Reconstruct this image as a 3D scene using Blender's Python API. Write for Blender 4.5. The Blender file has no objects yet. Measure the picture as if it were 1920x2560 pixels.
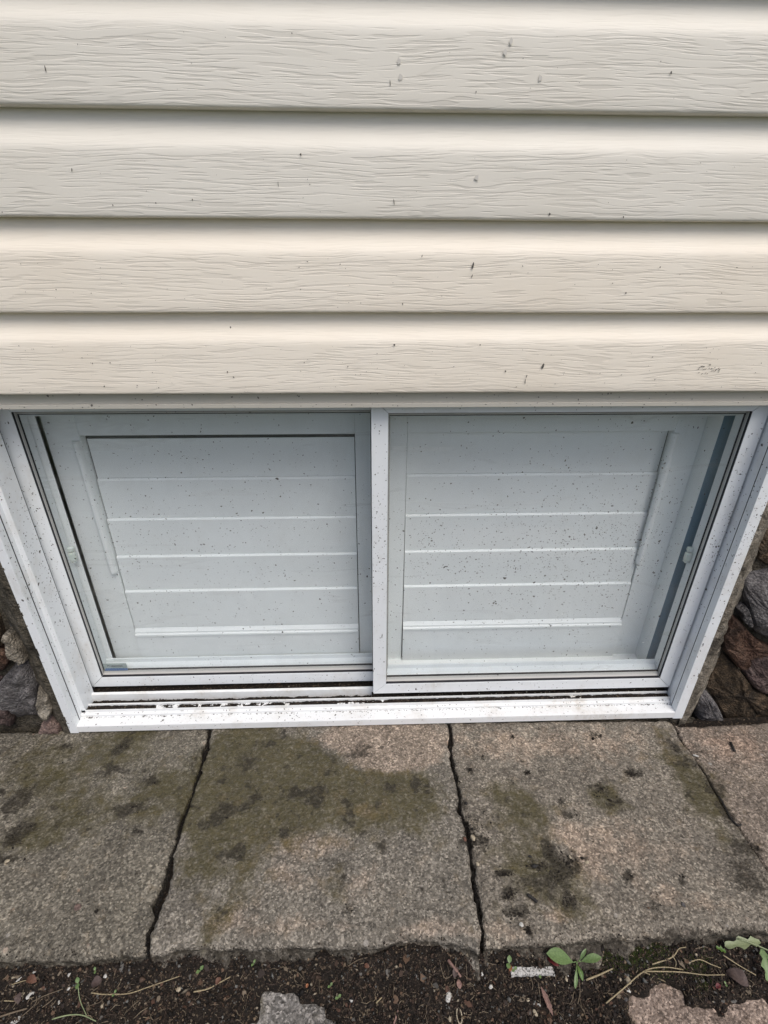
import bpy, bmesh, math, random
import numpy as np
from mathutils import Vector, Matrix

sc = bpy.context.scene
R = math.radians
random.seed(7)
rng = np.random.default_rng(11)

# ------------------------------------------------------------------ camera, sky, sun, exposure
CAM = Vector((-0.00626, -0.71586, 0.77676))
TILT, ROLL, YAW, FPX = 0.48828, 0.00505, 0.03515, 1292.19      # focal length in pixels of a 1920 x 2560 picture
fw = Vector((math.sin(YAW)*math.cos(TILT), math.cos(YAW)*math.cos(TILT), -math.sin(TILT)))
r0 = fw.cross(Vector((0, 0, 1))).normalized()
u0 = r0.cross(fw)
rt = math.cos(ROLL)*r0 + math.sin(ROLL)*u0
up = -math.sin(ROLL)*r0 + math.cos(ROLL)*u0
cd = bpy.data.cameras.new('camera')
cam = bpy.data.objects.new('camera', cd)
sc.collection.objects.link(cam)
cam.matrix_world = Matrix(((rt.x, up.x, -fw.x, CAM.x), (rt.y, up.y, -fw.y, CAM.y), (rt.z, up.z, -fw.z, CAM.z), (0, 0, 0, 1)))
cd.sensor_fit = 'VERTICAL'; cd.sensor_height = 36.0; cd.lens = FPX/2560*36.0
cd.clip_start = 0.02; cd.clip_end = 500
sc.camera = cam

SUN_EL, SUN_AZ = 58, 150                                        # overcast: a broad soft sun from the right, above and in front
world = bpy.data.worlds.new('World'); sc.world = world; world.use_nodes = True
wn = world.node_tree; wn.nodes.clear()
sky = wn.nodes.new('ShaderNodeTexSky'); sky.sky_type = 'NISHITA'; sky.sun_disc = False
sky.sun_elevation = R(SUN_EL); sky.sun_rotation = R(SUN_AZ)
sky.air_density = 0.8; sky.dust_density = 4.0; sky.ozone_density = 0.7
bg = wn.nodes.new('ShaderNodeBackground'); bg.inputs['Strength'].default_value = 0.12
wo = wn.nodes.new('ShaderNodeOutputWorld')
wn.links.new(sky.outputs[0], bg.inputs[0]); wn.links.new(bg.outputs[0], wo.inputs[0])
sd = bpy.data.lights.new('sun', 'SUN'); sd.energy = 1.2; sd.angle = R(35); sd.color = (1.0, 0.985, 0.965)
so = bpy.data.objects.new('sun', sd); sc.collection.objects.link(so)
sv = Vector((math.sin(R(SUN_AZ))*math.cos(R(SUN_EL)), math.cos(R(SUN_AZ))*math.cos(R(SUN_EL)), math.sin(R(SUN_EL))))
so.rotation_euler = sv.to_track_quat('Z', 'Y').to_euler()
sc.view_settings.view_transform = 'Standard'; sc.view_settings.look = 'None'
sc.view_settings.exposure = 0.36; sc.view_settings.gamma = 1.0; sc.view_settings.use_curve_mapping = False

# ------------------------------------------------------------------ helpers
def at(px, py, ax, val):
    """the point of the plane axis=val that shows at a pixel of the 1920 x 2560 photograph"""
    d = fw + rt*((px-960)/FPX) - up*((py-1280)/FPX)
    return CAM + d*((val-CAM[ax])/d[ax])

def _hash(ix, iy, seed):
    h = (ix.astype(np.int64)*374761393 + iy.astype(np.int64)*668265263 + seed*1274126177) & 0xffffffff
    h = ((h ^ (h >> 13))*1274126177) & 0xffffffff
    return ((h ^ (h >> 16)) & 0xffff)/65535.0
def vn(x, y, seed=0):
    x = np.asarray(x, float); y = np.asarray(y, float)
    ix = np.floor(x); iy = np.floor(y); fx = x-ix; fy = y-iy
    fx = fx*fx*(3-2*fx); fy = fy*fy*(3-2*fy)
    a = _hash(ix, iy, seed); b = _hash(ix+1, iy, seed); c = _hash(ix, iy+1, seed); d = _hash(ix+1, iy+1, seed)
    return (a*(1-fx)+b*fx)*(1-fy) + (c*(1-fx)+d*fx)*fy
def fbm(x, y, seed=0, n=4, g=.5):
    s = 0; a = 1; t = 0
    for i in range(n):
        s = s + a*(vn(np.asarray(x)*2**i+i*17.3, np.asarray(y)*2**i-i*9.1, seed+i)-.5); t += a; a *= g
    return s/t*2

def raw(name, V, F, mat=None, parent=None, smooth=False, loc=None):
    me = bpy.data.meshes.new(name)
    me.from_pydata([tuple(v) for v in V], [], [tuple(int(i) for i in f) for f in F]); me.update()
    o = bpy.data.objects.new(name, me); sc.collection.objects.link(o)
    if mat:
        for m in (mat if isinstance(mat, (list, tuple)) else [mat]): me.materials.append(m)
    if smooth:
        me.polygons.foreach_set('use_smooth', [True]*len(me.polygons))
    if parent is not None:
        o.parent = parent
        o.location = -parent.location if loc is None else loc
    elif loc is not None: o.location = loc
    return o
def thing(name, label, cat, loc=(0, 0, 0), group=None):
    o = bpy.data.objects.new(name, None); sc.collection.objects.link(o)
    o.location = loc; o.empty_display_size = .02
    o['label'] = label; o['category'] = cat
    if group: o['group'] = group
    return o
def tag(o, label, cat, group=None):
    o['label'] = label; o['category'] = cat
    if group: o['group'] = group
    return o
def kind(o, k): o['kind'] = k; return o
def bevel(o, w=.0007, seg=2):
    m = o.modifiers.new('bevel', 'BEVEL'); m.width = w; m.segments = seg; m.limit_method = 'ANGLE'; m.angle_limit = R(28)
    return o
def fix(o):
    bm = bmesh.new(); bm.from_mesh(o.data); bmesh.ops.recalc_face_normals(bm, faces=bm.faces); bm.to_mesh(o.data); bm.free(); return o

def extr(name, pts, axis, a, b, mat, parent, bev=.0006, a2=None, n=1, jit=0, loc=None):
    """closed profile swept along x (pts = (y,z)) or along z (pts = (x,y))"""
    V = []; F = []; k = len(pts)
    for i in range(n+1):
        t = a+(b-a)*i/n
        for p in pts:
            V.append((t, p[0], p[1]) if axis == 0 else (p[0], p[1], t))
    for i in range(n):
        for j in range(k):
            F.append((i*k+j, i*k+(j+1) % k, (i+1)*k+(j+1) % k, (i+1)*k+j))
    F.append(tuple(range(k))[::-1]); F.append(tuple(range(n*k, n*k+k)))
    o = fix(raw(name, V, F, mat, parent, loc=loc))
    if bev: bevel(o, bev)
    return o
def box(name, x0, x1, y0, y1, z0, z1, mat, parent=None, bev=.0006, loc=None):
    return extr(name, [(y0, z0), (y1, z0), (y1, z1), (y0, z1)], 0, x0, x1, mat, parent, bev, loc=loc)

def mitre(name, side, prof, rect, y0, mat, parent, t, k=(1, 1, 1, 1), bev=.0004, gap=.0005):
    """one side of a mitred frame. prof: closed (inset, y); rect = x0,x1,z0,z1; side 0 bottom 1 top 2 left 3 right; k: how far what lies past inset t reaches on each side"""
    x0, x1, z0, z1 = rect
    def q(d, s): return d if d <= t else t+(d-t)*k[s]
    V = []; n = len(prof)
    for e in (0, 1):
        for d, y in prof:
            if side in (0, 1):
                X = x0+q(d, 2)+gap if e == 0 else x1-q(d, 3)-gap
                Z = z0+q(d, 0) if side == 0 else z1-q(d, 1)
            else:
                Z = z0+q(d, 0)+gap if e == 0 else z1-q(d, 1)-gap
                X = x0+q(d, 2) if side == 2 else x1-q(d, 3)
            V.append((X, y0+y, Z))
    F = [(j, (j+1) % n, n+(j+1) % n, n+j) for j in range(n)] + [tuple(range(n))[::-1], tuple(range(n, 2*n))]
    o = fix(raw(name, V, F, mat, parent))
    if bev: bevel(o, bev)
    return o

def tube(V, F, pts, rad, seg=5):
    """append a tube through pts (radius list or number)"""
    pts = [Vector(p) for p in pts]; n = len(pts)
    rr = rad if isinstance(rad, (list, tuple)) else [rad]*n
    base = len(V)
    for i, p in enumerate(pts):
        d = (pts[min(i+1, n-1)]-pts[max(i-1, 0)]).normalized()
        a = d.cross(Vector((0.13, .2, 1))).normalized(); b = d.cross(a)
        for s in range(seg):
            an = 2*math.pi*s/seg
            V.append(tuple(p+(a*math.cos(an)+b*math.sin(an))*rr[i]))
    for i in range(n-1):
        for s in range(seg):
            F.append((base+i*seg+s, base+i*seg+(s+1) % seg, base+(i+1)*seg+(s+1) % seg, base+(i+1)*seg+s))
    F.append(tuple(base+s for s in range(seg))[::-1]); F.append(tuple(base+(n-1)*seg+s for s in range(seg)))

def bend(pts, m=4):
    """Catmull-Rom through pts"""
    pts = [Vector(p) for p in pts]; out = []
    P = [pts[0]*2-pts[1]]+pts+[pts[-1]*2-pts[-2]]
    for i in range(1, len(P)-2):
        for k in range(m):
            t = k/m
            out.append(.5*((2*P[i])+(P[i+1]-P[i-1])*t+(2*P[i-1]-5*P[i]+4*P[i+1]-P[i+2])*t*t+(3*P[i]-P[i-1]-3*P[i+1]+P[i+2])*t**3))
    return out+[pts[-1]]

# ------------------------------------------------------------------ materials
class NT:
    def __init__(s, name):
        s.m = bpy.data.materials.new(name); s.m.use_nodes = True; s.t = s.m.node_tree
        s.t.nodes.clear(); s.out = s.n('ShaderNodeOutputMaterial')
        s.p = s.n('ShaderNodeBsdfPrincipled'); s.l(s.p.outputs[0], s.out.inputs[0])
        s.tc = s.n('ShaderNodeTexCoord')
    def n(s, t, **kw):
        x = s.t.nodes.new(t)
        for k, v in kw.items(): setattr(x, k, v)
        return x
    def l(s, a, b): s.t.links.new(a, b)
    def mapv(s, scale, src=None, loc=(0, 0, 0)):
        m = s.n('ShaderNodeMapping'); m.inputs['Scale'].default_value = scale; m.inputs['Location'].default_value = loc
        s.l(src or s.tc.outputs['Object'], m.inputs[0]); return m.outputs[0]
    def noise(s, vec, scale=1., det=3, rough=.5, dist=0.):
        x = s.n('ShaderNodeTexNoise'); s.l(vec, x.inputs['Vector'])
        x.inputs['Scale'].default_value = scale; x.inputs['Detail'].default_value = det; x.inputs['Roughness'].default_value = rough; x.inputs['Distortion'].default_value = dist
        return x.outputs[0]
    def vor(s, vec, scale, feat='F1', out='Distance', rand=1):
        x = s.n('ShaderNodeTexVoronoi'); x.feature = feat; s.l(vec, x.inputs['Vector']); x.inputs['Scale'].default_value = scale
        x.inputs['Randomness'].default_value = rand
        return x.outputs[out]
    def ramp(s, fac, stops):
        x = s.n('ShaderNodeValToRGB'); s.l(fac, x.inputs[0]); e = x.color_ramp.elements
        while len(e) < len(stops): e.new(.5)
        for i, (p, c) in enumerate(stops):
            e[i].position = p; e[i].color = (c, c, c, 1) if not isinstance(c, tuple) else (*c, 1)
        return x.outputs[0]
    def math(s, op, a, b=None, c=None, clamp=False):
        x = s.n('ShaderNodeMath'); x.operation = op; x.use_clamp = clamp
        for i, v in enumerate((a, b, c)):
            if v is None: continue
            if isinstance(v, (int, float)): x.inputs[i].default_value = v
            else: s.l(v, x.inputs[i])
        return x.outputs[0]
    def mix(s, fac, a, b, mode='MIX'):
        x = s.n('ShaderNodeMix'); x.data_type = 'RGBA'; x.blend_type = mode
        for i, v in ((0, fac), (6, a), (7, b)):
            if isinstance(v, (int, float)): x.inputs[i].default_value = v
            elif isinstance(v, tuple): x.inputs[i].default_value = (*v, 1)
            else: s.l(v, x.inputs[i])
        return x.outputs[2]
    def bump(s, h, dist, strength=1., normal=None):
        x = s.n('ShaderNodeBump'); s.l(h, x.inputs['Height']); x.inputs['Distance'].default_value = dist; x.inputs['Strength'].default_value = strength
        if normal: s.l(normal, x.inputs['Normal'])
        return x.outputs[0]
    def sep(s, vec):
        x = s.n('ShaderNodeSeparateXYZ'); s.l(vec, x.inputs[0]); return x.outputs
    def comb(s, x_, y_, z_):
        x = s.n('ShaderNodeCombineXYZ')
        for i, v in enumerate((x_, y_, z_)):
            if isinstance(v, (int, float)): x.inputs[i].default_value = v
            else: s.l(v, x.inputs[i])
        return x.outputs[0]
    def attr(s, name):
        x = s.n('ShaderNodeAttribute'); x.attribute_name = name; return x.outputs
    def set(s, col=None, rough=None, normal=None, **kw):
        for key, v in (('Base Color', col), ('Roughness', rough), ('Normal', normal)):
            if v is None: continue
            if isinstance(v, tuple): s.p.inputs[key].default_value = (*v, 1)
            elif isinstance(v, (int, float)): s.p.inputs[key].default_value = v
            else: s.l(v, s.p.inputs[key])
        for k, v in kw.items(): s.p.inputs[k.replace('_', ' ')].default_value = v
        return s.m

def mat_siding(name, col, dirt):
    s = NT(name)
    oi = s.n('ShaderNodeObjectInfo')
    off = s.math('MULTIPLY', oi.outputs['Random'], 37.0)
    x, y, z = s.sep(s.tc.outputs['Object'])
    xo = s.math('ADD', x, off)
    w = s.noise(s.comb(s.math('MULTIPLY', xo, 3.2), 0., s.math('MULTIPLY', z, 16.)), 1., 3, .5)
    zz = s.math('MULTIPLY_ADD', s.math('SUBTRACT', w, .5), .028, z)
    w2 = s.noise(s.comb(s.math('MULTIPLY', xo, 16.), 0., s.math('MULTIPLY', z, 60.)), 1., 2)
    zz = s.math('MULTIPLY_ADD', s.math('SUBTRACT', w2, .5), .0016, zz)
    # long wavy grooves: the level lines of a stretched noise
    g = s.noise(s.comb(s.math('MULTIPLY', xo, 2.2), 3.1, s.math('MULTIPLY', zz, 44.)), 1., 1.5, .5)
    g = s.math('FRACT', s.math('MULTIPLY', g, 11.))
    lines = s.ramp(g, [(0, 1.), (.07, 0.), (.86, 0.), (1, .9)])
    brk = s.ramp(s.noise(s.comb(s.math('MULTIPLY', xo, 9.), 7., s.math('MULTIPLY', z, 50.)), 1., 2), [(.42, 0.), (.58, 1.)])
    lines = s.math('MULTIPLY', lines, brk)
    # short ticks between them
    d = s.noise(s.comb(s.math('MULTIPLY', xo, 25.), 1.7, s.math('MULTIPLY', zz, 430.)), 1., 1., .5)
    ticks = s.ramp(d, [(.52, 0.), (.60, 1.)])
    tm = s.ramp(s.noise(s.comb(s.math('MULTIPLY', xo, 6.), 9., s.math('MULTIPLY', z, 34.)), 1., 1.), [(.30, .45), (.50, 1.)])
    ticks = s.math('MULTIPLY', ticks, tm)
    fine = s.noise(s.comb(s.math('MULTIPLY', xo, 60.), 4., s.math('MULTIPLY', zz, 900.)), 1., 2.)
    h = s.math('ADD', s.math('MULTIPLY', lines, -.55), s.math('MULTIPLY', ticks, -1.15))
    h = s.math('ADD', h, s.math('MULTIPLY', fine, .22))
    cove = s.ramp(z, [(.060, 1.), (.070, .28)])
    h = s.math('MULTIPLY', h, cove)
    big = s.noise(s.comb(s.math('MULTIPLY', xo, 5.), 2., s.math('MULTIPLY', z, 20.)), 1., 2.)
    nb = s.bump(h, .00021, .8)
    nb = s.bump(big, .0010, .3, nb)
    st = s.noise(s.mapv((7, 7, 11)), 1., 4, .6)
    c = s.mix(s.ramp(st, [(.40, 0.), (.75, .55)]), col, dirt)
    c = s.mix(s.math('MULTIPLY', s.math('MULTIPLY', s.math('ADD', lines, ticks), cove), .13), c, (.32, .29, .24))
    return s.set(c, .55, nb, Specular_IOR_Level=.35)
M = {}
M['siding_grey'] = mat_siding('faded grey vinyl', (.765, .735, .655), (.71, .67, .58))
M['siding_cream'] = mat_siding('cream vinyl', (.845, .785, .675), (.79, .71, .585))

def mat_vinyl(name, col, dirtc=(.42, .36, .27), amt=.35, rough=.32):
    s = NT(name)
    n = s.noise(s.mapv((14, 14, 14)), 1., 5, .65)
    n2 = s.noise(s.mapv((160, 160, 60)), 1., 3, .6)
    f = s.math('MULTIPLY', s.ramp(n, [(.50, 0.), (.80, amt)]), s.ramp(n2, [(.35, .3), (.7, 1.)]))
    c = s.mix(f, col, dirtc)
    b = s.bump(s.noise(s.mapv((300, 300, 300)), 1., 2), .00012, .5)
    b = s.bump(s.noise(s.mapv((9, 9, 9)), 1., 1), .0015, .35, b)
    return s.set(c, rough, b, Specular_IOR_Level=.5)
M['vinyl'] = mat_vinyl('white vinyl', (.775, .808, .822), amt=.5)
M['vinyl_sill'] = mat_vinyl('weathered white vinyl', (.76, .775, .77), amt=.85)
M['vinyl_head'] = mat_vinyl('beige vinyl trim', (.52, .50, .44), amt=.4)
M['spacer'] = mat_vinyl('grey spacer', (.46, .45, .42), amt=.1)
M['bead'] = mat_vinyl('pale inner bead', (.72, .76, .765), amt=.25)
M['inner'] = mat_vinyl('painted shutter', (.815, .845, .835), (.5, .48, .43), .22, .45)
M['gap_shade'] = mat_vinyl('blue grey gap shade', (.10, .155, .20), (.2, .24, .26), .3, .5)

M['gap_shade'] = mat_vinyl('blue grey gap shade', (.20, .30, .37), (.2, .24, .26), .3, .5)  # blue grey stands in for the shade deep in the side gap
M['gap_shade_pale'] = mat_vinyl('pale blue grey gap shade', (.42, .49, .51), (.2, .24, .26), .3, .5)
def flat(name, col, rough=.6, **kw):
    s = NT(name); return s.set(col, rough, None, **kw)
M['gasket'] = flat('black gasket', (.012, .012, .016), .6)
M['speck'] = flat('dark splash specks', (.095, .088, .078), .8)
M['speck_pale'] = flat('pale specks', (.75, .77, .76), .6)
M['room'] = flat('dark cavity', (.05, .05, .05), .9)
M['blue'] = flat('blue print', (.07, .16, .36), .5)
M['labelgrey'] = flat('label film', (.34, .40, .385), .45)
M['ink'] = flat('black ink', (.03, .04, .05), .5)
M['clip'] = flat('cloudy plastic', (.66, .71, .66), .35, Subsurface_Weight=.1)
M['silicone'] = flat('silicone', (.55, .54, .5), .6)

def mat_glass():
    s = NT('window glass'); t = s.t
    t.nodes.remove(s.p)
    lwt = s.n('ShaderNodeLayerWeight'); lwt.inputs[0].default_value = .5
    fr = s.n('ShaderNodeMath', operation='MULTIPLY_ADD'); s.l(s.math('POWER', lwt.outputs['Facing'], 5.0), fr.inputs[0]); fr.inputs[1].default_value = .9; fr.inputs[2].default_value = .035
    tr = s.n('ShaderNodeBsdfTransparent'); tr.inputs[0].default_value = (.970, .980, .985, 1)
    gl = s.n('ShaderNodeBsdfGlossy'); gl.inputs['Roughness'].default_value = .015
    mx = s.n('ShaderNodeMixShader'); s.l(fr.outputs[0], mx.inputs[0]); s.l(tr.outputs[0], mx.inputs[1]); s.l(gl.outputs[0], mx.inputs[2])
    df = s.n('ShaderNodeBsdfDiffuse'); df.inputs[0].default_value = (.50, .50, .45, 1)
    film = s.noise(s.mapv((5, 5, 3)), 1., 5, .65, .6)
    sm = s.noise(s.mapv((3.5, 3.5, 22)), 1., 3, .5, 1.5)
    f = s.math('ADD', s.ramp(film, [(.40, .004), (.75, .055)]), s.ramp(sm, [(.60, 0.), (.66, .045), (.70, 0.)]))
    m2 = s.n('ShaderNodeMixShader'); s.l(f, m2.inputs[0]); s.l(mx.outputs[0], m2.inputs[1]); s.l(df.outputs[0], m2.inputs[2])
    s.l(m2.outputs[0], s.out.inputs[0]); return s.m
M['glass'] = mat_glass()

def mat_paver(name, base, light, dark):
    s = NT(name)
    gen = s.mapv((1, 1, 1))
    a = s.attr('stain'); r_, g_, b_ = s.sep(a['Vector'])
    v1 = s.vor(gen, 410, out='Color'); v1s = s.sep(v1)
    v2 = s.vor(gen, 210, out='Color'); v2s = s.sep(v2)
    g1 = s.ramp(v1s[0], [(0., tuple(c*.7 for c in dark)), (.40, base), (.75, light), (1., tuple(min(1, c*2.1) for c in light))])
    g2 = s.ramp(v2s[1], [(0., tuple(c*.55 for c in base)), (.5, base), (.93, light), (1., tuple(min(1, c*1.9) for c in light))])
    c = s.mix(.42, g1, g2)
    v3 = s.vor(gen, 75, out='Color'); v3s = s.sep(v3); v3d = s.vor(gen, 75)
    peb = s.math('MULTIPLY', s.ramp(v3s[2], [(.90, 0.), (.94, 1.)]), s.ramp(v3d, [(.22, 1.), (.32, 0.)]))
    c = s.mix(s.math('MULTIPLY', peb, .75), c, s.mix(v3s[0], (.34, .25, .18), (.40, .39, .36)))
    lo = s.noise(gen, 16., 5, .6)
    c = s.mix(.75, c, s.mix(s.ramp(lo, [(.3, 0.), (.7, 1.)]), (.62, .60, .58), (1.25, 1.22, 1.18)), 'MULTIPLY')
    hi = s.noise(gen, 150., 4, .65)
    mid = s.noise(gen, 38., 6, .65); mid2 = s.noise(gen, 120., 5, .75)
    mossf = s.math('MULTIPLY', s.ramp(s.math('MULTIPLY_ADD', s.math('SUBTRACT', mid, .5), 1.9, r_), [(.18, 0.), (.72, .90)]), s.ramp(hi, [(.30, .55), (.55, 1.)]), clamp=True)
    mossc = s.mix(s.noise(gen, 60., 4, .6), (.018, .016, .005), (.096, .080, .029))
    c = s.mix(mossf, c, mossc)
    pinkf = s.math('MULTIPLY', s.ramp(s.math('MULTIPLY_ADD', s.math('SUBTRACT', mid, .5), 1.4, b_), [(.10, 0.), (.5, 1.)]), .95)
    c = s.mix(pinkf, c, s.mix(1., c, (1.58, 1.42, 1.35), 'MULTIPLY'))
    darkf = s.math('MULTIPLY', s.ramp(s.math('MULTIPLY_ADD', s.math('SUBTRACT', mid2, .5), 1.7, g_), [(.34, 0.), (.66, .90)]), s.ramp(hi, [(.32, .5), (.52, 1.)]), clamp=True)
    pitd = s.vor(s.mapv((1, 1, 1)), 95)
    pit = s.math('MULTIPLY', s.ramp(pitd, [(.16, 1.), (.26, 0.)]), s.ramp(s.noise(gen, 24., 4, .7), [(.52, 0.), (.60, 1.)]))
    pit = s.math('MULTIPLY', pit, s.math('MULTIPLY_ADD', r_, .65, .35))
    darkf = s.math('MAXIMUM', darkf, s.math('MULTIPLY', pit, .8))
    c = s.mix(s.math('MULTIPLY', darkf, .93), c, (.017, .013, .007))
    h = s.math('ADD', s.math('MULTIPLY', s.vor(gen, 430), -.5), s.math('MULTIPLY', s.vor(gen, 200), -.7))
    h = s.math('ADD', h, s.math('MULTIPLY', s.noise(gen, 90., 4, .6), 1.0))
    b = s.bump(h, .0022, .95)
    rg = s.math('SUBTRACT', s.math('MULTIPLY_ADD', hi, .3, .6), s.math('MULTIPLY', r_, .12))
    return s.set(c, rg, b, Specular_IOR_Level=.4)
M['pav_a'] = mat_paver('grey green slab', (.114, .103, .080), (.186, .171, .138), (.058, .053, .042))
M['pav_b'] = mat_paver('grey slab', (.133, .120, .097), (.213, .196, .165), (.068, .062, .051))
M['pav_c'] = mat_paver('brownish slab', (.142, .125, .100), (.224, .202, .165), (.072, .062, .049))
M['pav_d'] = mat_paver('pinkish slab', (.158, .130, .103), (.248, .210, .172), (.080, .065, .051))

M['pav_e'] = mat_paver('pale pinkish slab', (.20, .155, .125), (.33, .265, .22), (.080, .060, .048))
M['pav_f'] = mat_paver('pale grey slab', (.15, .145, .135), (.26, .25, .235), (.06, .057, .05))

def mat_stone(name, c1, c2, c3, sc_=60., rough=.75):
    s = NT(name); gen = s.mapv((1, 1, 1))
    n = s.noise(gen, sc_, 6, .65, .4)
    c = s.ramp(n, [(.28, c1), (.48, c2), (.72, c3)])
    v = s.sep(s.vor(gen, 380, out='Color'))
    c = s.mix(.6, c, s.mix(v[0], (.45, .45, .45), (1.5, 1.48, 1.45)), 'MULTIPLY')
    blot = s.noise(gen, 22., 4, .6)
    c = s.mix(s.ramp(blot, [(.50, 0.), (.66, .75)]), c, tuple(x*.35 for x in c1))
    h = s.math('ADD', s.noise(gen, 110., 6, .75), s.math('MULTIPLY', s.vor(gen, 240), -.6))
    return s.set(c, rough, s.bump(h, .0042, 1.), Specular_IOR_Level=.3)
M['st_orange'] = mat_stone('rusty stone', (.030, .015, .010), (.075, .040, .026), (.13, .085, .06))
M['st_grey'] = mat_stone('grey stone', (0.0540, 0.0504, 0.0504), (0.1188, 0.1116, 0.1116), (0.2088, 0.2016, 0.1980))
M['st_dark'] = mat_stone('dark brown stone', (.016, .012, .008), (.050, .036, .022), (.13, .09, .055))
M['st_purple'] = mat_stone('purplish stone', (0.0280, 0.0192, 0.0176), (0.0840, 0.0576, 0.0528), (0.1520, 0.1160, 0.1040))
M['st_pink'] = mat_stone('pinkish stone', (.09, .06, .05), (.20, .14, .12), (.30, .23, .20))
M['mortar'] = mat_stone('mortar brown', (0.0360, 0.0302, 0.0209), (0.0828, 0.0720, 0.0526), (0.1476, 0.1310, 0.1044), 40., .85)
M['mortar_pale'] = mat_stone('mortar pale', (0.0723, 0.0620, 0.0476), (0.1785, 0.1573, 0.1232), (0.3145, 0.2890, 0.2422), 34., .85)

def mat_soil():
    s = NT('dark soil'); gen = s.mapv((1, 1, 1))
    n = s.noise(gen, 140., 6, .7); v = s.sep(s.vor(gen, 500, out='Color'))
    c = s.ramp(n, [(.3, (.006, .005, .004)), (.55, (.020, .015, .011)), (.75, (.050, .037, .027))])
    c = s.mix(s.ramp(v[0], [(.90, 0.), (.97, .8)]), c, (.13, .10, .07))
    far = s.n('ShaderNodeVectorMath'); far.operation = 'LENGTH'; s.l(s.tc.outputs['Object'], far.inputs[0])
    grass = s.mix(s.noise(gen, 30., 5, .7), (.03, .05, .015), (.09, .12, .04))
    c = s.mix(s.ramp(s.math('MULTIPLY', far.outputs['Value'], .1), [(.12, 0.), (.2, 1.)]), c, grass)
    return s.set(c, .85, s.bump(s.math('ADD', n, v[1]), .004, .9), Specular_IOR_Level=.25)
M['soil'] = mat_soil()
def mat_attr(name, rough=.75, spec=.3):
    s = NT(name); c = s.attr('tint')['Color']
    n = s.noise(s.mapv((1, 1, 1)), 600., 3, .6)
    c = s.mix(.8, c, s.mix(n, (.5, .5, .5), (1.5, 1.5, 1.5)), 'MULTIPLY')
    return s.set(c, rough, s.bump(n, .0005, .8), Specular_IOR_Level=spec)
M['tint'] = mat_attr('mixed crumbs')
def mat_leaf(name, c1, c2, rough=.45, sc_=500.):
    s = NT(name); n = s.noise(s.mapv((1, 1, 1)), sc_, 4, .6)
    c = s.mix(s.ramp(n, [(.3, 0.), (.7, 1.)]), c1, c2)
    return s.set(c, rough, s.bump(n, .0005, .6), Subsurface_Weight=.0)
M['leaf'] = mat_leaf('fresh leaf', (.085, .140, .045), (.150, .225, .082))
M['leaf_dark'] = mat_leaf('deep green leaf', (.05, .10, .018), (.10, .17, .035))
M['leaf_pale'] = mat_leaf('pale leaf', (.17, .21, .10), (.25, .28, .155))
M['straw'] = mat_leaf('dry stem', (.20, .155, .085), (.36, .30, .18), .6)
M['straw_dk'] = mat_leaf('dull dry stem', (.085, .065, .042), (.17, .13, .085), .7)
M['brownleaf'] = mat_leaf('dead leaf', (.07, .032, .020), (.16, .075, .045), .7)
M['orangeleaf'] = mat_leaf('orange dead leaf', (.16, .055, .020), (.30, .12, .05), .7)
M['purpleleaf'] = mat_leaf('dull purple leaf', (.045, .030, .026), (.095, .065, .055), .7)
M['redleaf'] = mat_leaf('red dead leaf', (.06, .008, .010), (.14, .02, .02), .6)
M['white'] = mat_leaf('chalky white', (.30, .29, .26), (.62, .61, .57), .6)
M['cream'] = mat_leaf('cream', (.22, .18, .12), (.46, .40, .29), .6)
M['bark'] = mat_leaf('pinkish bark', (.13, .075, .06), (.26, .16, .13), .75)
M['black'] = mat_leaf('black crumb', (.006, .005, .004), (.020, .017, .014), .7)
def mat_plaster():
    s = NT('flaking white plaster'); g = s.mapv((1, 1, 1))
    n = s.noise(g, 420., 5, .7)
    c = s.ramp(n, [(.38, (.04, .04, .035)), (.47, (.34, .33, .31)), (.65, (.62, .61, .58))])
    return s.set(c, .8, s.bump(n, .001, .9))
M['plaster'] = mat_plaster()

# ------------------------------------------------------------------ siding: one wall, its courses are parts
LIP0, PITCH = .5924, .1016
XW0, XW1 = -1.7, 1.7
siding = thing('siding_wall', 'lapped vinyl siding above the basement window, faded grey courses over cream ones', 'wall', (0, 0, LIP0))
def course(k, mat, x0=XW0, x1=XW1):
    prof = [(-.0130, -.0005), (-.0205, -.0006), (-.0270, -.0004), (-.0290, .0000), (-.0300, .0011), (-.0304, .0030), (-.0302, .0150), (-.0300, .0300), (-.0296, .0450), (-.0294, .0600),
            (-.0289, .0655), (-.0276, .0695), (-.0255, .0735), (-.0229, .0790), (-.0207, .0850), (-.0191, .0920), (-.0180, .0990), (-.0173, .1050)]
    nx = 170; n = len(prof)
    xs = np.linspace(x0, x1, nx+1)
    bow = fbm(xs*3.0, xs*0+k*5.1, 40+k, 3)*.0010
    bowy = fbm(xs*2.2, xs*0+k*2.7, 60+k, 2)*.0012
    V = []; F = []
    for i, x in enumerate(xs):
        for j, (y, z) in enumerate(prof):
            w = max(0, 1-j/9)
            V.append((x, y+bowy[i]*w, z+bow[i]*w))
    for i in range(nx):
        for j in range(n-1):
            F.append((i*n+j, (i+1)*n+j, (i+1)*n+j+1, i*n+j+1))
    o = raw('siding_panel', V, F, mat, siding, True, (0, 0, k*PITCH))
    return o
for k in range(9):
    m = 'siding_cream' if (k % 4) < 2 else 'siding_grey'
    c = course(k, M[m])
    if k in (0, 1): c['label'] = 'cream coloured siding course'
    if k in (2, 3): c['label'] = 'cooler grey siding course'
box('sheathing', XW0, XW1, -.0125, .14, LIP0-.004, LIP0+9*PITCH, M['room'], siding, 0)

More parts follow.
